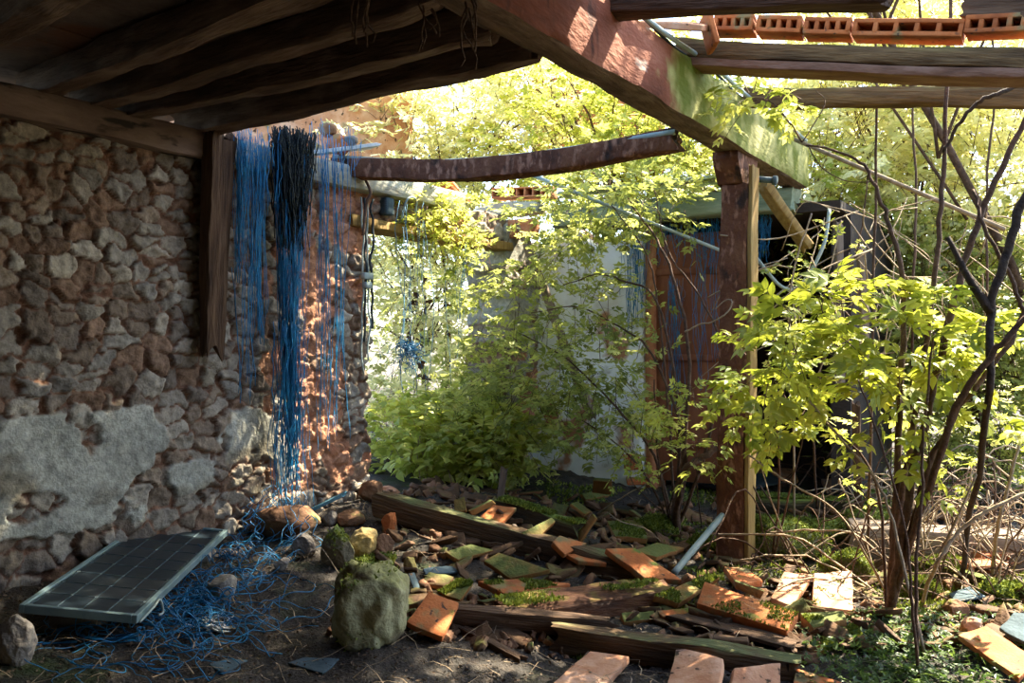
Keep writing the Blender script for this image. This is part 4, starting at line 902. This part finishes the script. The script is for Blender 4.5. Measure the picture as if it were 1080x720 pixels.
# crumbled rubble filling the gaps of the heap
mb = MB(); P = np.concatenate([scatter(420, -.9, 1.6, 4.2, 7.2), scatter(260, 1.4, 3.6, 4.4, 7.6)])
base = [rbox((0, 0, 0), (.5, 0, 0), (0, .36, 0), (0, 0, .22), 1, .12, k, .06) for k in range(6)]
Vs = []; Fs = []; nn = 0
for p in P:
    Vb, Fb = base[r.integers(6)]; a = r.normal(size=4); a /= np.linalg.norm(a); R_ = np.array(__import__('mathutils').Quaternion(a).to_matrix()); sc = r.uniform(.03, .10)
    mb.add(Vb @ R_.T * sc + p, Fb)
V, F = mb.get(); tag(mesh_obj('rubble', V, F, 'stonebrown'), 'crumbled clay and stone rubble filling the gaps between the fallen tiles', 'rubble', kind='stuff')
r = np.random.default_rng(81); mb = MB(); P = np.concatenate([scatter(260, -.8, 1.7, 4.3, 7.4), scatter(140, 1.6, 3.6, 4.3, 7.6)])
base = [rbox((0, 0, 0), (.5, .05 * k, 0), (.12 * k, .4, 0), (0, 0, .10), 2, .05, k, .03) for k in range(4)]
for p in P:
    Vb, Fb = base[r.integers(4)]; a = r.normal(size=3) * .35; R_ = np.array(__import__('mathutils').Euler((a[0], a[1], r.uniform(0, 6.3))).to_matrix()); sc = r.uniform(.07, .19)
    mb.add(Vb @ R_.T * sc + p + [0, 0, .02], Fb)
V, F = mb.get(); tag(mesh_obj('tile_rubble', V, F, 'claymoss2'), 'broken shards of clay roof tile strewn through the heap', 'rubble', kind='stuff')
r = np.random.default_rng(79); P = np.concatenate([scatter(30000, .3, 4.2, 4.2, 8.0)]); k = fbm(P * 1.6, 3, 8) > .12; P = P[k]
V, F, rn = moss_tufts(P, np.repeat(np.array([[0, 0, 1.0]]), len(P), 0), r, .03)
tag(mesh_obj('moss_carpet', V, F, 'mossy', smooth=False, attr=rn), 'green moss carpet creeping over the rubble around the post', 'moss', kind='stuff')
# ================================================================== PLANTS
def Wl(*P): return [W(*p) for p in P]
def blob(px, py, y, rx, rz, n, ry=None):
    k = y / FOC; return (W(px, py, y), (rx * k, ry if ry else (rx + rz) / 2 * k, rz * k), n)
def tree(label, px, y, trunk_r, blobs, leafm, size, seed, kind='comp', group='trees beyond the ruin', per=6, length=(.4, .9), branches=7, droop=.25):
    r = np.random.default_rng(seed); base = W(px, 360, y); base[2] = .0
    top = np.mean([b[0] for b in blobs], 0); stems = [([base, base + (top - base) * .35 + r.normal(0, .12, 3), base + (top - base) * .7 + r.normal(0, .15, 3), top], trunk_r, trunk_r * .35)]
    for b in blobs:
        for _ in range(branches):
            e = np.array(b[0]) + r.normal(0, .5, 3) * np.array(b[1]); s0 = base + (top - base) * r.uniform(.4, .9)
            stems.append(([s0, (s0 + e) / 2 + r.normal(0, .12, 3) + [0, 0, .1], e], trunk_r * .32, trunk_r * .08))
    return plant('tree', label, 'tree', tuple(base), stems, blobs, kind, M[leafm], size, seed, group, per, length, twig_r=.006, stem_name='branch', droop=droop)
# beyond the doorway and the walls
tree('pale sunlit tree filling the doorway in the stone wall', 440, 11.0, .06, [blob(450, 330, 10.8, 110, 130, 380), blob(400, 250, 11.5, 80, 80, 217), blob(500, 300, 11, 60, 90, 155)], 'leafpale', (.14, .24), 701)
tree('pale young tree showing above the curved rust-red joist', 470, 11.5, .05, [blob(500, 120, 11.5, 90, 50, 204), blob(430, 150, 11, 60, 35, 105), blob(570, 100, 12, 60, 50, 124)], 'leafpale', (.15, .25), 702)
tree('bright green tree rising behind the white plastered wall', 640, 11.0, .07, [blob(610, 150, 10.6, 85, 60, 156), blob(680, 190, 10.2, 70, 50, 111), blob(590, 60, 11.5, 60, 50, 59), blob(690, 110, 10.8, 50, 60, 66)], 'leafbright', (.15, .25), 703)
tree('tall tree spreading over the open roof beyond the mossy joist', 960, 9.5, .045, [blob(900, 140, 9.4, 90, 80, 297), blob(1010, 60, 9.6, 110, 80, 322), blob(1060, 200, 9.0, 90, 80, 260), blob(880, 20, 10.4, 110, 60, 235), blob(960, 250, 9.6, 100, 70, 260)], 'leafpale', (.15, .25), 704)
tree('overhanging tree added to shade the room, its crown above the picture edge', 1150, 8.5, .05, [(np.array([3.6, 7.8, 6.4]), (1.5, 1.3, .8), 150), (np.array([.75, 6.65, 5.6]), (1.8, .95, .6), 520)], 'leafbright', (.16, .26), 705)  # crown added out of view to shade the left wall and floor
tree('dense bush growing beyond the dark shed at the picture edge', 1060, 8.6, .05, [blob(1030, 330, 8.8, 110, 80, 384), blob(960, 330, 9.0, 60, 60, 186), blob(1080, 430, 8.6, 90, 80, 297), blob(980, 430, 9.2, 90, 60, 235)], 'leaf', (.12, .2), 706)
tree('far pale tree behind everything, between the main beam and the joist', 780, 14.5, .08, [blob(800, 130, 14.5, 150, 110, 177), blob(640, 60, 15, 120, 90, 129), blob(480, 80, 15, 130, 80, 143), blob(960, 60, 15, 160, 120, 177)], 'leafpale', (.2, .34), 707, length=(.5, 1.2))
tree('leafy tree behind the moss-green eaves of the back wall', 860, 9.4, .05, [blob(850, 210, 9.2, 60, 45, 161), blob(740, 190, 9.6, 60, 30, 99)], 'leafbright', (.12, .2), 708)

# elder shrub in the middle of the room
b0 = G(712, 562)
def from_base(y, *P): return [b0 + np.array([0, 0, -.03])] + [W(px, py, yy) for px, py, yy in P]
st = [(from_base(0, (722, 470, 6.4), (726, 368, 6.5), (704, 277, 6.7), (679, 233, 6.9), (645, 190, 7.1)), .020, .006),
      (from_base(0, (716, 440, 6.5), (693, 319, 6.7), (660, 297, 6.9), (627, 290, 7.0), (585, 305, 7.1)), .014, .004),
      (from_base(0, (722, 470, 6.4), (688, 374, 6.7), (652, 344, 6.9), (610, 324, 7.1), (560, 330, 7.2)), .013, .004),
      (from_base(0, (745, 470, 6.4), (760, 372, 6.4), (738, 313, 6.5), (704, 263, 6.7), (690, 200, 6.8)), .014, .004),
      (from_base(0, (706, 450, 6.6), (695, 330, 6.7), (682, 269, 6.8), (649, 222, 7.0), (610, 180, 7.2)), .011, .003),
      (from_base(0, (690, 480, 6.7), (650, 430, 6.9), (600, 380, 7.2), (545, 350, 7.4)), .014, .004),
      (from_base(0, (680, 500, 6.7), (640, 460, 6.9), (590, 430, 7.1)), .011, .003),
      (from_base(0, (718, 505, 6.3), (742, 482, 6.3), (775, 462, 6.35)), .035, .02),
      (from_base(0, (700, 520, 6.5), (693, 470, 6.6), (690, 400, 6.6)), .012, .005)]
plant('elder_shrub', 'spreading elder shrub with many thin stems in front of the white wall', 'shrub', tuple(b0), st,
      [blob(540, 290, 7.5, 45, 50, 45), blob(600, 230, 7.3, 60, 40, 55), blob(570, 390, 7.3, 70, 45, 102), blob(530, 440, 7.6, 60, 40, 78), blob(650, 200, 7.2, 60, 32, 54), blob(640, 390, 7.0, 45, 45, 48), blob(700, 210, 7.0, 35, 25, 24), blob(470, 320, 8.0, 45, 60, 26), blob(625, 450, 7.0, 40, 25, 27), blob(610, 320, 7.2, 50, 35, 30)],
      'comp', M['leaf'], (.09, .16), 801, per=6, length=(.25, .5), twig_r=.0035)
# low sprigs round the post
for i, (px, py, y, rx, rz, n, lab) in enumerate(((722, 432, 6.1, 26, 16, 14, 'bright sprig of elder leaves hanging beside the post'), (668, 470, 6.5, 24, 14, 12, 'small leafy sprig low on the elder stems'), (735, 470, 6.1, 20, 12, 10, 'low sprig with pale leaf tips just in front of the post foot'))):
    b = G(700 + 20 * i, 556)
    plant('sprig', lab, 'sprig', tuple(b), [([b, W(px, py + 40, y), W(px, py, y)], .006, .002)], [blob(px, py, y, rx, rz, n)], 'comp', M['leafbright'], (.09, .14), 820 + i, 'leafy sprigs round the post', 5, (.15, .3))
# nettle bed in the doorway
b = G(470, 505); r = np.random.default_rng(5); st = []; 
for i in range(26):
    q = G(r.uniform(400, 560), r.uniform(478, 512)); st.append(([q, q + [r.normal(0, .05), r.normal(0, .05), .3], q + [r.normal(0, .1), r.normal(0, .1), r.uniform(.4, .7)]], .005, .002))
plant('nettle_bed', 'bed of bright nettles growing in the doorway of the stone wall', 'nettles', tuple(b), st, [blob(470, 470, 8.0, 70, 32, 260, .5), blob(520, 475, 7.7, 45, 28, 160, .4), blob(420, 465, 8.6, 40, 35, 130, .5), blob(500, 440, 8.6, 60, 30, 160, .6)],
      'broad', M['leafbright'], (.07, .14), 830, None, 7, (.15, .35), 'leaf' and 'barkpale', updir=.6, droop=.1)
# creeper over the lintel
b = W(450, 200, 7.2); st = [([b, W(446, 225, 7.15), W(440, 262, 7.1)], .008, .003), ([b, W(470, 215, 7.3), W(490, 250, 7.4)], .007, .002), ([b, W(425, 205, 7.0), W(415, 235, 6.9)], .006, .002)]
plant('creeper', 'trailing creeper hanging over the plate and lintel above the doorway', 'creeper', tuple(b), st, [blob(450, 205, 7.15, 34, 28, 40, .25), blob(440, 240, 7.1, 26, 26, 18, .2), blob(478, 225, 7.3, 28, 30, 24, .25)], 'ivy', M['leafbright'], (.05, .09), 840, None, 8, (.15, .3), droop=.7, updir=-.1)
# elder on the open side with the big lit leaves
b1 = G(936, 648)
def fb(*P): return [b1 + np.array([0, 0, -.03])] + [W(px, py, y) for px, py, y in P]
st = [(fb((944, 520, 4.75), (950, 400, 4.8), (953, 300, 4.85), (938, 240, 4.9), (920, 192, 4.95), (903, 167, 5.0), (850, 153, 5.1)), .022, .006),
      (fb((948, 540, 4.7), (964, 450, 4.75), (984, 310, 4.8), (993, 200, 4.85), (997, 110, 4.9), (1004, -30, 5.0)), .020, .010),
      (fb((952, 560, 4.6), (970, 470, 4.6), (987, 400, 4.6), (1010, 300, 4.6), (1030, 240, 4.6), (1060, 170, 4.6), (1085, 118, 4.6)), .026, .014),
      (fb((960, 560, 4.6), (985, 480, 4.5), (1013, 430, 4.4), (1070, 350, 4.35), (1073, 310, 4.35), (1037, 237, 4.4), (1026, 200, 4.45)), .020, .008),
      (fb((965, 560, 4.55), (1010, 430, 4.3), (1050, 370, 4.2), (1100, 320, 4.1)), .022, .014),
      (fb((922, 504, 4.9), (872, 446, 5.1), (850, 400, 5.2)), .010, .004)]
plant('elder_shrub', 'dark-stemmed elder with large sunlit leaves in front of the dry thicket', 'shrub', tuple(b1), st,
      [blob(870, 345, 4.7, 60, 26, 17), blob(930, 375, 4.6, 60, 30, 20), blob(835, 400, 4.8, 45, 22, 9), blob(1000, 350, 4.6, 50, 25, 11), blob(960, 425, 4.6, 60, 25, 11), blob(850, 325, 4.6, 30, 12, 5), blob(1040, 370, 4.6, 30, 22, 6)],
      'big', M['leafyellow'], (.13, .21), 850, None, 5, (.18, .38), twig_r=.004, droop=.3)
b2 = G(815, 590)
plant('elder_shrub', 'low elder sucker with fresh leaves spreading just past the post', 'shrub', tuple(b2), [([b2, W(822, 500, 5.4), W(815, 430, 5.4), W(800, 390, 5.4)], .009, .003), ([b2, W(835, 510, 5.3), W(850, 450, 5.2)], .008, .003)],
      [blob(810, 410, 5.35, 36, 24, 16), blob(840, 440, 5.2, 30, 20, 12), blob(800, 380, 5.3, 26, 16, 8)], 'big', M['leafyellow'], (.12, .18), 860, None, 5, (.15, .32))
b3 = W(846, 150, 5.1)
plant('elder_twig', 'fresh leafy twig reaching in front of the mossy joist', 'twig', tuple(b3), [([b3, W(830, 125, 5.15), W(808, 105, 5.2), W(780, 110, 5.2)], .006, .003), ([b3, W(870, 110, 5.2), W(860, 95, 5.2)], .004, .002)], [blob(805, 105, 5.15, 32, 16, 9), blob(855, 105, 5.15, 20, 12, 5)], 'big', M['leafbright'], (.10, .17), 865, None, 5, (.12, .25))
# bare saplings
def bare(label, pts, r0, r1, bark='bark', twigs=None, group='bare saplings', seed=1):
    root_pt = pts[0]
    root = empty('sapling', tuple(root_pt), label, 'sapling', group); r_ = np.random.default_rng(seed)
    p = smooth_line(pts, 6); p[1:-1] += r_.normal(0, r0 * .3, p[1:-1].shape); V, F = tube(p, np.linspace(r0, r1, len(p)), 7); part('stem', V, F, bark, root)
    for t in (twigs or []):
        p = smooth_line(t, 5); V, F = tube(p, np.linspace(r1 * 1.1, r1 * .5, len(p)), 5); part('side_twig', V, F, bark, root)
def GP(px, py): return G(px, py, -.02)
bare('bare vertical sapling rising straight past the brick-carrying joist', [GP(915, 600), W(920, 400, 5.6), W(923, 190, 5.6), W(924, 60, 5.6), W(913, -20, 5.6)], .010, .007, seed=1)
bare('black bent branch reaching down from the mossy joist', [W(1082, 88, 4.7), W(1052, 99, 4.7), W(1027, 112, 4.75), W(1008, 138, 4.8), W(995, 160, 4.85)], .014, .009, 'barkdark', seed=2)
bare('thick dark leaning trunk at the picture edge', [GP(1010, 620), W(1040, 440, 4.3), W(1046, 330, 4.3), W(1068, 250, 4.3), W(1090, 180, 4.3)], .016, .024, 'barkdark', [[W(1046, 330, 4.3), W(1020, 290, 4.35), W(1000, 250, 4.4)]], seed=3)
bare('pale dead stem slanting across in front of the mossy logs', [GP(978, 700), W(941, 551, 4.45), W(922, 504, 4.5), W(872, 446, 4.6), W(852, 420, 4.7)], .009, .005, 'barkpale', seed=4)
bare('thin pale stem leaning from the post towards the elder base', [GP(945, 645), W(913, 584, 4.8), W(880, 537, 4.9), W(826, 505, 5.0), W(790, 480, 5.1)], .007, .005, 'barkpale', seed=5)
bare('pale dead stem standing near the picture edge, leaning outwards', [GP(1046, 612), W(1052, 560, 4.9), W(1062, 520, 4.8), W(1078, 450, 4.8)], .013, .008, 'barkpale', seed=6)
bare('forked pale stem leaning out from the foot of the elder', [GP(972, 640), W(985, 600, 4.5), W(1012, 560, 4.45), W(1050, 535, 4.4), W(1090, 515, 4.4)], .012, .009, 'barkpale', [[W(985, 600, 4.5), W(1010, 545, 4.45), W(1030, 500, 4.4)]], seed=7)
bare('upright thin brown sapling nearest the viewer, by the ivy', [GP(968, 705), W(966, 600, 4.2), W(972, 520, 4.25), W(975, 440, 4.3), W(985, 350, 4.3)], .010, .005, seed=8)
bare('second thin brown sapling by the ivy, leaning to the shed', [GP(970, 720), W(962, 640, 4.0), W(955, 560, 4.05), W(930, 470, 4.1), W(905, 400, 4.2)], .008, .004, seed=9)
bare('thin dead stem arching in front of the dark shed', [GP(838, 560), W(836, 400, 6.2), W(832, 330, 6.2), W(838, 280, 6.2), W(856, 225, 6.2)], .009, .006, 'barkpale', seed=10)
bare('thin pale twig standing between post and moss mound', [GP(838, 592), W(818, 540, 5.4), W(805, 500, 5.4), W(796, 470, 5.5)], .005, .003, 'barkpale', seed=11)
bare('curled white dead root arching beside the post', [W(722, 350, 6.0), W(738, 342, 5.95), W(752, 339, 5.9), W(768, 328, 5.85), W(772, 317, 5.85), W(764, 317, 5.9), W(754, 326, 5.95)], .006, .004, 'barkpale', seed=12)
bare('long thin dead twig lying across the floor by the elder stems', [GP(628, 543), W(655, 525, 6.7), W(690, 505, 6.7), W(710, 492, 6.6)], .006, .004, 'barkpale', seed=13)
bare('pale curved dead twig on the rubble behind the moss-spotted tile', [GP(638, 538), W(655, 550, 6.2), W(680, 557, 5.9), GP(700, 574)], .006, .004, 'barkpale', seed=14)
bare('tall thin sapling swaying far behind the mossy joist', [GP(960, 520), W(962, 350, 7.0), W(966, 200, 7.0), W(962, 110, 7.0), W(975, 20, 7.0)], .012, .008, seed=15)
bare('tall thin sapling far behind near the picture edge', [GP(1040, 520), W(1042, 350, 7.0), W(1040, 200, 7.0), W(1048, 110, 7.0), W(1045, 20, 7.0)], .012, .008, seed=16)
bare('crooked thin stem between post and shed corner', [GP(862, 545), W(858, 440, 6.4), W(868, 380, 6.4), W(890, 300, 6.4), W(905, 260, 6.4), W(915, 190, 6.4)], .010, .005, seed=17)
bare('vine-like stem hanging along the pale pole above the saplings', [W(852, 153, 5.3), W(865, 175, 5.3), W(890, 190, 5.2), W(920, 192, 5.1)], .004, .003, seed=18)
# dry bramble thicket
r = np.random.default_rng(91); b = G(985, 575); root = empty('bramble_thicket', tuple(b), 'dry tangled bramble thicket of brown and pale stems under the elder leaves', 'bramble')
mbs = [MB(), MB()]
for i in range(320):
    px, py = r.uniform(815 if i % 4 == 0 else 925, 1090), r.uniform(500, 640); q = G(px, py, -.01); a = r.uniform(0, 2 * math.pi); L = r.uniform(.3, 1.1); h = r.uniform(.15, .85)
    e = q + np.array([math.cos(a) * L, math.sin(a) * L * .6, h * r.uniform(.0, .8)]); m_ = (q + e) / 2 + [0, 0, h * .5] + r.normal(0, .06, 3)
    mbs[i % 2].add(*tube(smooth_line([q, m_, e], 5) + r.normal(0, .006, (11, 3)), r.uniform(.003, .0065), 4))
for i, nm in enumerate(('brown_canes', 'pale_canes')):
    V, F = mbs[i].get(); part(nm, V, F, ('bark', 'barkpale')[i], root)['kind'] = 'stuff'
mbs = MB()
for i in range(60):
    px = r.uniform(830, 1060); y = r.uniform(5.8, 7.2); q = W(px, r.uniform(200, 330), y); e = q + np.array([r.normal(0, .5), r.normal(0, .3), -r.uniform(.2, .7)])
    mbs.add(*tube(smooth_line([q, (q + e) / 2 + r.normal(0, .12, 3), e], 5), r.uniform(.003, .006), 4))
V, F = mbs.get(); part('dead_tendrils', V, F, 'barkpale', root)['kind'] = 'stuff'
P, D, TW = sprays([blob(870, 300, 6.4, 40, 60, 26), blob(840, 360, 6.2, 30, 40, 16), blob(900, 470, 5.6, 60, 30, 12), blob(1040, 470, 5.2, 50, 40, 18)], r, 5, (.15, .35)); V, F, rn = leaves(P, D, r.uniform(.06, .12, len(P)), 'comp', r); part('foliage', V, F, 'leafbright', root, False, rn)
# ground ivy
r = np.random.default_rng(92); P = []
while len(P) < 1500:
    px, py = r.uniform(840, 1085), r.uniform(640, 722); 
    if r.random() < math.exp(-((px - 950) / 70) ** 2) * .9 + .12: P.append(G(px, py, r.uniform(.01, .07)))
P = np.array(P); d = r.normal(size=(len(P), 3)); d[:, 2] *= .4; V, F, rn = leaves(P, d, r.uniform(.025, .055, len(P)), 'ivy', r, .45)
tag(mesh_obj('ground_ivy', V, F, 'leafdark', smooth=False, attr=rn), 'dark green ground ivy spreading at the foot of the elder', 'ivy', kind='stuff')

# ================================================================== BLUE TWINE
def u_of(px): k = (px - 540) / FOC; y = 5.5 / (.654 - k); return (y - 6.66) / .837
def strands(place, n, x0, x1, ztop, zbot, r, width=1.0, wob=.02, narrow=.5, rad=.0024, off=(.18, .30), zjit=.12):
    mb = MB(); xc = (x0 + x1) / 2; hw = (x1 - x0) / 2
    for i in range(n):
        a = r.uniform(-1, 1) * hw; zt = ztop + r.uniform(-zjit, zjit) * .4; zb = zbot + abs(r.normal(0, zjit)) * (1 if r.random() < .6 else 3); zb = min(zb, zt - .15); o = r.uniform(*off); K = max(8, int((zt - zb) / .07)); ph = r.uniform(0, 9, 2); fr = r.uniform(2, 6)
        pts = []
        for t in np.linspace(0, 1, K):
            f = 1 - (1 - narrow) * min(1, t * 1.6); z = zt + (zb - zt) * t
            pts.append(place(xc + a * f + wob * math.sin(z * fr + ph[0]) + r.normal(0, wob * .22), z, o + wob * math.sin(z * fr * .8 + ph[1])))
        mb.add(*tube(pts, rad * r.uniform(.7, 1.3), 3))
    return mb
def net(label, place, specs, m='twine', seed=1, name='hanging_twine', group='hanging blue twine'):
    r = np.random.default_rng(seed); mb = MB()
    for sp in specs:
        q = strands(place, r=r, **sp); V, F = q.get(); mb.add(V, F)
    V, F = mb.get(); return tag(mesh_obj(name, V, F, m, loc=tuple(V[V[:, 2].argmax()])), label, 'twine', group)
net('thick bright blue hank of twine hanging down the stone wall to the floor', WP, [dict(n=60, x0=u_of(262), x1=u_of(301), ztop=2.72, zbot=.42, narrow=.34, wob=.018), dict(n=40, x0=u_of(268), x1=u_of(296), ztop=1.5, zbot=.25, narrow=1.1, wob=.03), dict(n=40, x0=u_of(268), x1=u_of(290), ztop=2.3, zbot=.9, narrow=.5, wob=.02)], seed=11)
net('blue twine draped from the hanging post, fraying out over the stones', WP, [dict(n=34, x0=u_of(225), x1=u_of(232), ztop=2.7, zbot=1.75, narrow=.8, wob=.018), dict(n=34, x0=u_of(226), x1=u_of(262), ztop=2.7, zbot=2.2, narrow=1, wob=.03, zjit=.2), dict(n=36, x0=u_of(238), x1=u_of(252), ztop=2.65, zbot=1.35, narrow=.6, wob=.02, zjit=.25), dict(n=12, x0=u_of(228), x1=u_of(236), ztop=1.9, zbot=.9, narrow=.8, wob=.02, zjit=.3)], seed=12)
net('thin loose blue strands hanging between the thick hank and the wall end', WP, [dict(n=16, x0=u_of(312), x1=u_of(320), ztop=2.75, zbot=.6, narrow=.9, wob=.015, zjit=.3), dict(n=14, x0=u_of(330), x1=u_of(337), ztop=2.75, zbot=.7, narrow=.4, wob=.02, zjit=.3), dict(n=30, x0=u_of(300), x1=u_of(350), ztop=2.86, zbot=2.45, narrow=1, wob=.02, zjit=.25)], 'twine', 13)
r = np.random.default_rng(14); mb = MB()
for zb, n_, hw in ((2.25, 150, 19), (2.0, 110, 16), (2.45, 80, 22), (1.9, 40, 10)):
    q = strands(WP, n_, u_of(281 - hw), u_of(281 + hw), 2.76, zb, r, wob=.03, narrow=.7, rad=.0045, off=(.20, .31), zjit=.16); V, F = q.get(); mb.add(V, F)
V, F = mb.get(); tag(mesh_obj('dark_rag', V, F, 'darkcloth', loc=tuple(WP(u_of(278), 2.7, .2))), 'black ragged cloth hanging from the rafter inside the thick blue hank', 'rag')
net('faint blue strands hanging in the bright doorway', WP, [dict(n=5, x0=.12, x1=.2, ztop=2.35, zbot=.9, narrow=1, wob=.03, zjit=.4), dict(n=9, x0=.30, x1=.50, ztop=2.35, zbot=.6, narrow=1, wob=.03, zjit=.5), dict(n=6, x0=.75, x1=1.0, ztop=2.4, zbot=1.0, narrow=1, wob=.03, zjit=.5)], 'twinepale', 15)
# tuft caught on the strands of the doorway
c = WP(.24, 1.36, .2); mb = MB()
for i in range(46):
    p = [c + r.normal(0, .022, 3)]
    for k in range(7): p.append(p[-1] + r.normal(0, .03, 3) + [0, 0, -.012])
    mb.add(*tube(smooth_line(p, 3), .0026, 3))
V, F = mb.get(); tag(mesh_obj('twine_tuft', V, F, 'twine', loc=tuple(c)), 'small dark blue tuft of twine caught on the strands in the doorway', 'twine')
net('broken blue netting hanging over the rusted door, beside the post', BP, [dict(n=40, x0=.98, x1=1.28, ztop=2.45, zbot=1.45, narrow=.8, wob=.03, off=(.03, .12), zjit=.25), dict(n=60, x0=1.3, x1=2.0, ztop=2.5, zbot=2.05, narrow=1, wob=.03, off=(.05, .15), zjit=.25), dict(n=26, x0=1.5, x1=1.58, ztop=1.9, zbot=.7, narrow=2.2, wob=.03, off=(.03, .1), zjit=.3), dict(n=30, x0=1.75, x1=2.02, ztop=2.4, zbot=.9, narrow=.8, wob=.03, off=(.05, .15), zjit=.5)], 'twine', 16)
net('blue netting hanging in the mouth of the dark shed past the post', BP, [dict(n=60, x0=2.18, x1=2.42, ztop=2.5, zbot=2.0, narrow=.8, wob=.03, off=(.0, .12), zjit=.25)], 'twine', 17)
# tangle on the floor
mb = MB(); r = np.random.default_rng(18)
for i in range(150):
    t = r.random(); px, py = (300 - 130 * t + r.normal(0, 18), 570 + 95 * t + r.normal(0, 10)) if r.random() < .62 else (r.normal(215, 38), r.normal(645, 13))
    if i > 118: px, py = r.uniform(60, 230), r.uniform(655, 705)
    p = G(px, min(py, 712), .01); a = r.normal(2.6, .9) if i % 3 else r.uniform(0, 6.3); p_ = [p]; da = r.normal(0, .3); hgt = r.uniform(.005, .10 if i <= 118 else .02)
    for k in range(r.integers(9, 22)):
        a += da + r.normal(0, .45); p = p + np.array([math.cos(a), -math.sin(a) * .9, 0]) * .045; z = float(ground(p[0], p[1])) + .006 + hgt * abs(math.sin(k * .6 + i)); p_.append(np.array([p[0], p[1], z]))
    p_ = np.array(p_); s_ = (p_[:, 0] - WA[0]) * N2[0] + (p_[:, 1] - WA[1]) * N2[1]
    if s_.min() < .05: continue
    mb.add(*tube(smooth_line(p_, 2), .0026 * r.uniform(.7, 1.3), 3))
for i in range(40):
    q = G(r.uniform(262, 335), r.uniform(545, 585), 0); p_ = [q + [0, 0, .25 + r.normal(0, .04)]]
    for k in range(9): p_.append(p_[-1] + np.array([r.normal(.0, .03), -.03 + r.normal(0, .03), -.03]))
    mb.add(*tube(smooth_line(p_, 3), .0026, 3))
V, F = mb.get(); tag(mesh_obj('twine_tangle', V, F, 'twine', loc=tuple(G(215, 650))), 'big tangle of blue twine spread on the floor beside the solar panel', 'twine')
net('pale strands for the sun spot at the front of the blue tangle', lambda x, z, o: G(x, z, o), [], 'paleboard', 19) if False else None
mb = MB()  # white strands painted as the sun spot on the twine
for i in range(26):
    p = G(r.normal(217, 10), r.normal(657, 4), .015); p_ = [p]
    for k in range(6): p_.append(p_[-1] + np.array([r.normal(.01, .02), r.normal(0, .015), r.normal(0, .006)]))
    mb.add(*tube(smooth_line(p_, 3), .004, 3))
V, F = mb.get(); tag(mesh_obj('sunspot_strands', V, F, 'paleboard', loc=tuple(G(217, 657))), 'white strands standing in for the sun spot in front of the blue tangle', 'sun spot')
# ================================================================== LIGHT, CAMERA
w = bpy.data.worlds.new('World'); C.world = w; w.use_nodes = True; N = w.node_tree.nodes; L = w.node_tree.links
sk = N.new('ShaderNodeTexSky'); sk.sky_type = 'NISHITA'; sk.sun_disc = False; sk.sun_elevation = math.radians(50); sk.sun_rotation = math.radians(50)
sk.air_density = 1.0; sk.dust_density = 1.5; sk.ozone_density = 2.0
L.new(sk.outputs[0], N['Background'].inputs[0]); N['Background'].inputs[1].default_value = SKY
sun = bpy.data.lights.new('sun', 'SUN'); sun.energy = SUN; sun.angle = math.radians(.6); sun.color = (1, .90, .70)
so = bpy.data.objects.new('sun', sun); COL.objects.link(so); so.rotation_euler = Vector((.60, .45, .95)).to_track_quat('Z', 'Y').to_euler()
cam = bpy.data.cameras.new('camera'); cam.sensor_width = 36; cam.lens = 900 / 1080 * 36; cam.clip_start = .05
co = bpy.data.objects.new('camera', cam); COL.objects.link(co); co.location = (0, 0, CAMZ); co.rotation_euler = (math.pi / 2, 0, 0); C.camera = co
C.view_settings.view_transform = 'Standard'; C.view_settings.look = 'None'; C.view_settings.gamma = 1; C.view_settings.use_curve_mapping = False
C.view_settings.exposure = EXPO
cy = C.cycles; cy.use_denoising = True; cy.max_bounces = 8; cy.diffuse_bounces = 5; cy.transmission_bounces = 6; cy.sample_clamp_indirect = 6; cy.use_adaptive_sampling = True
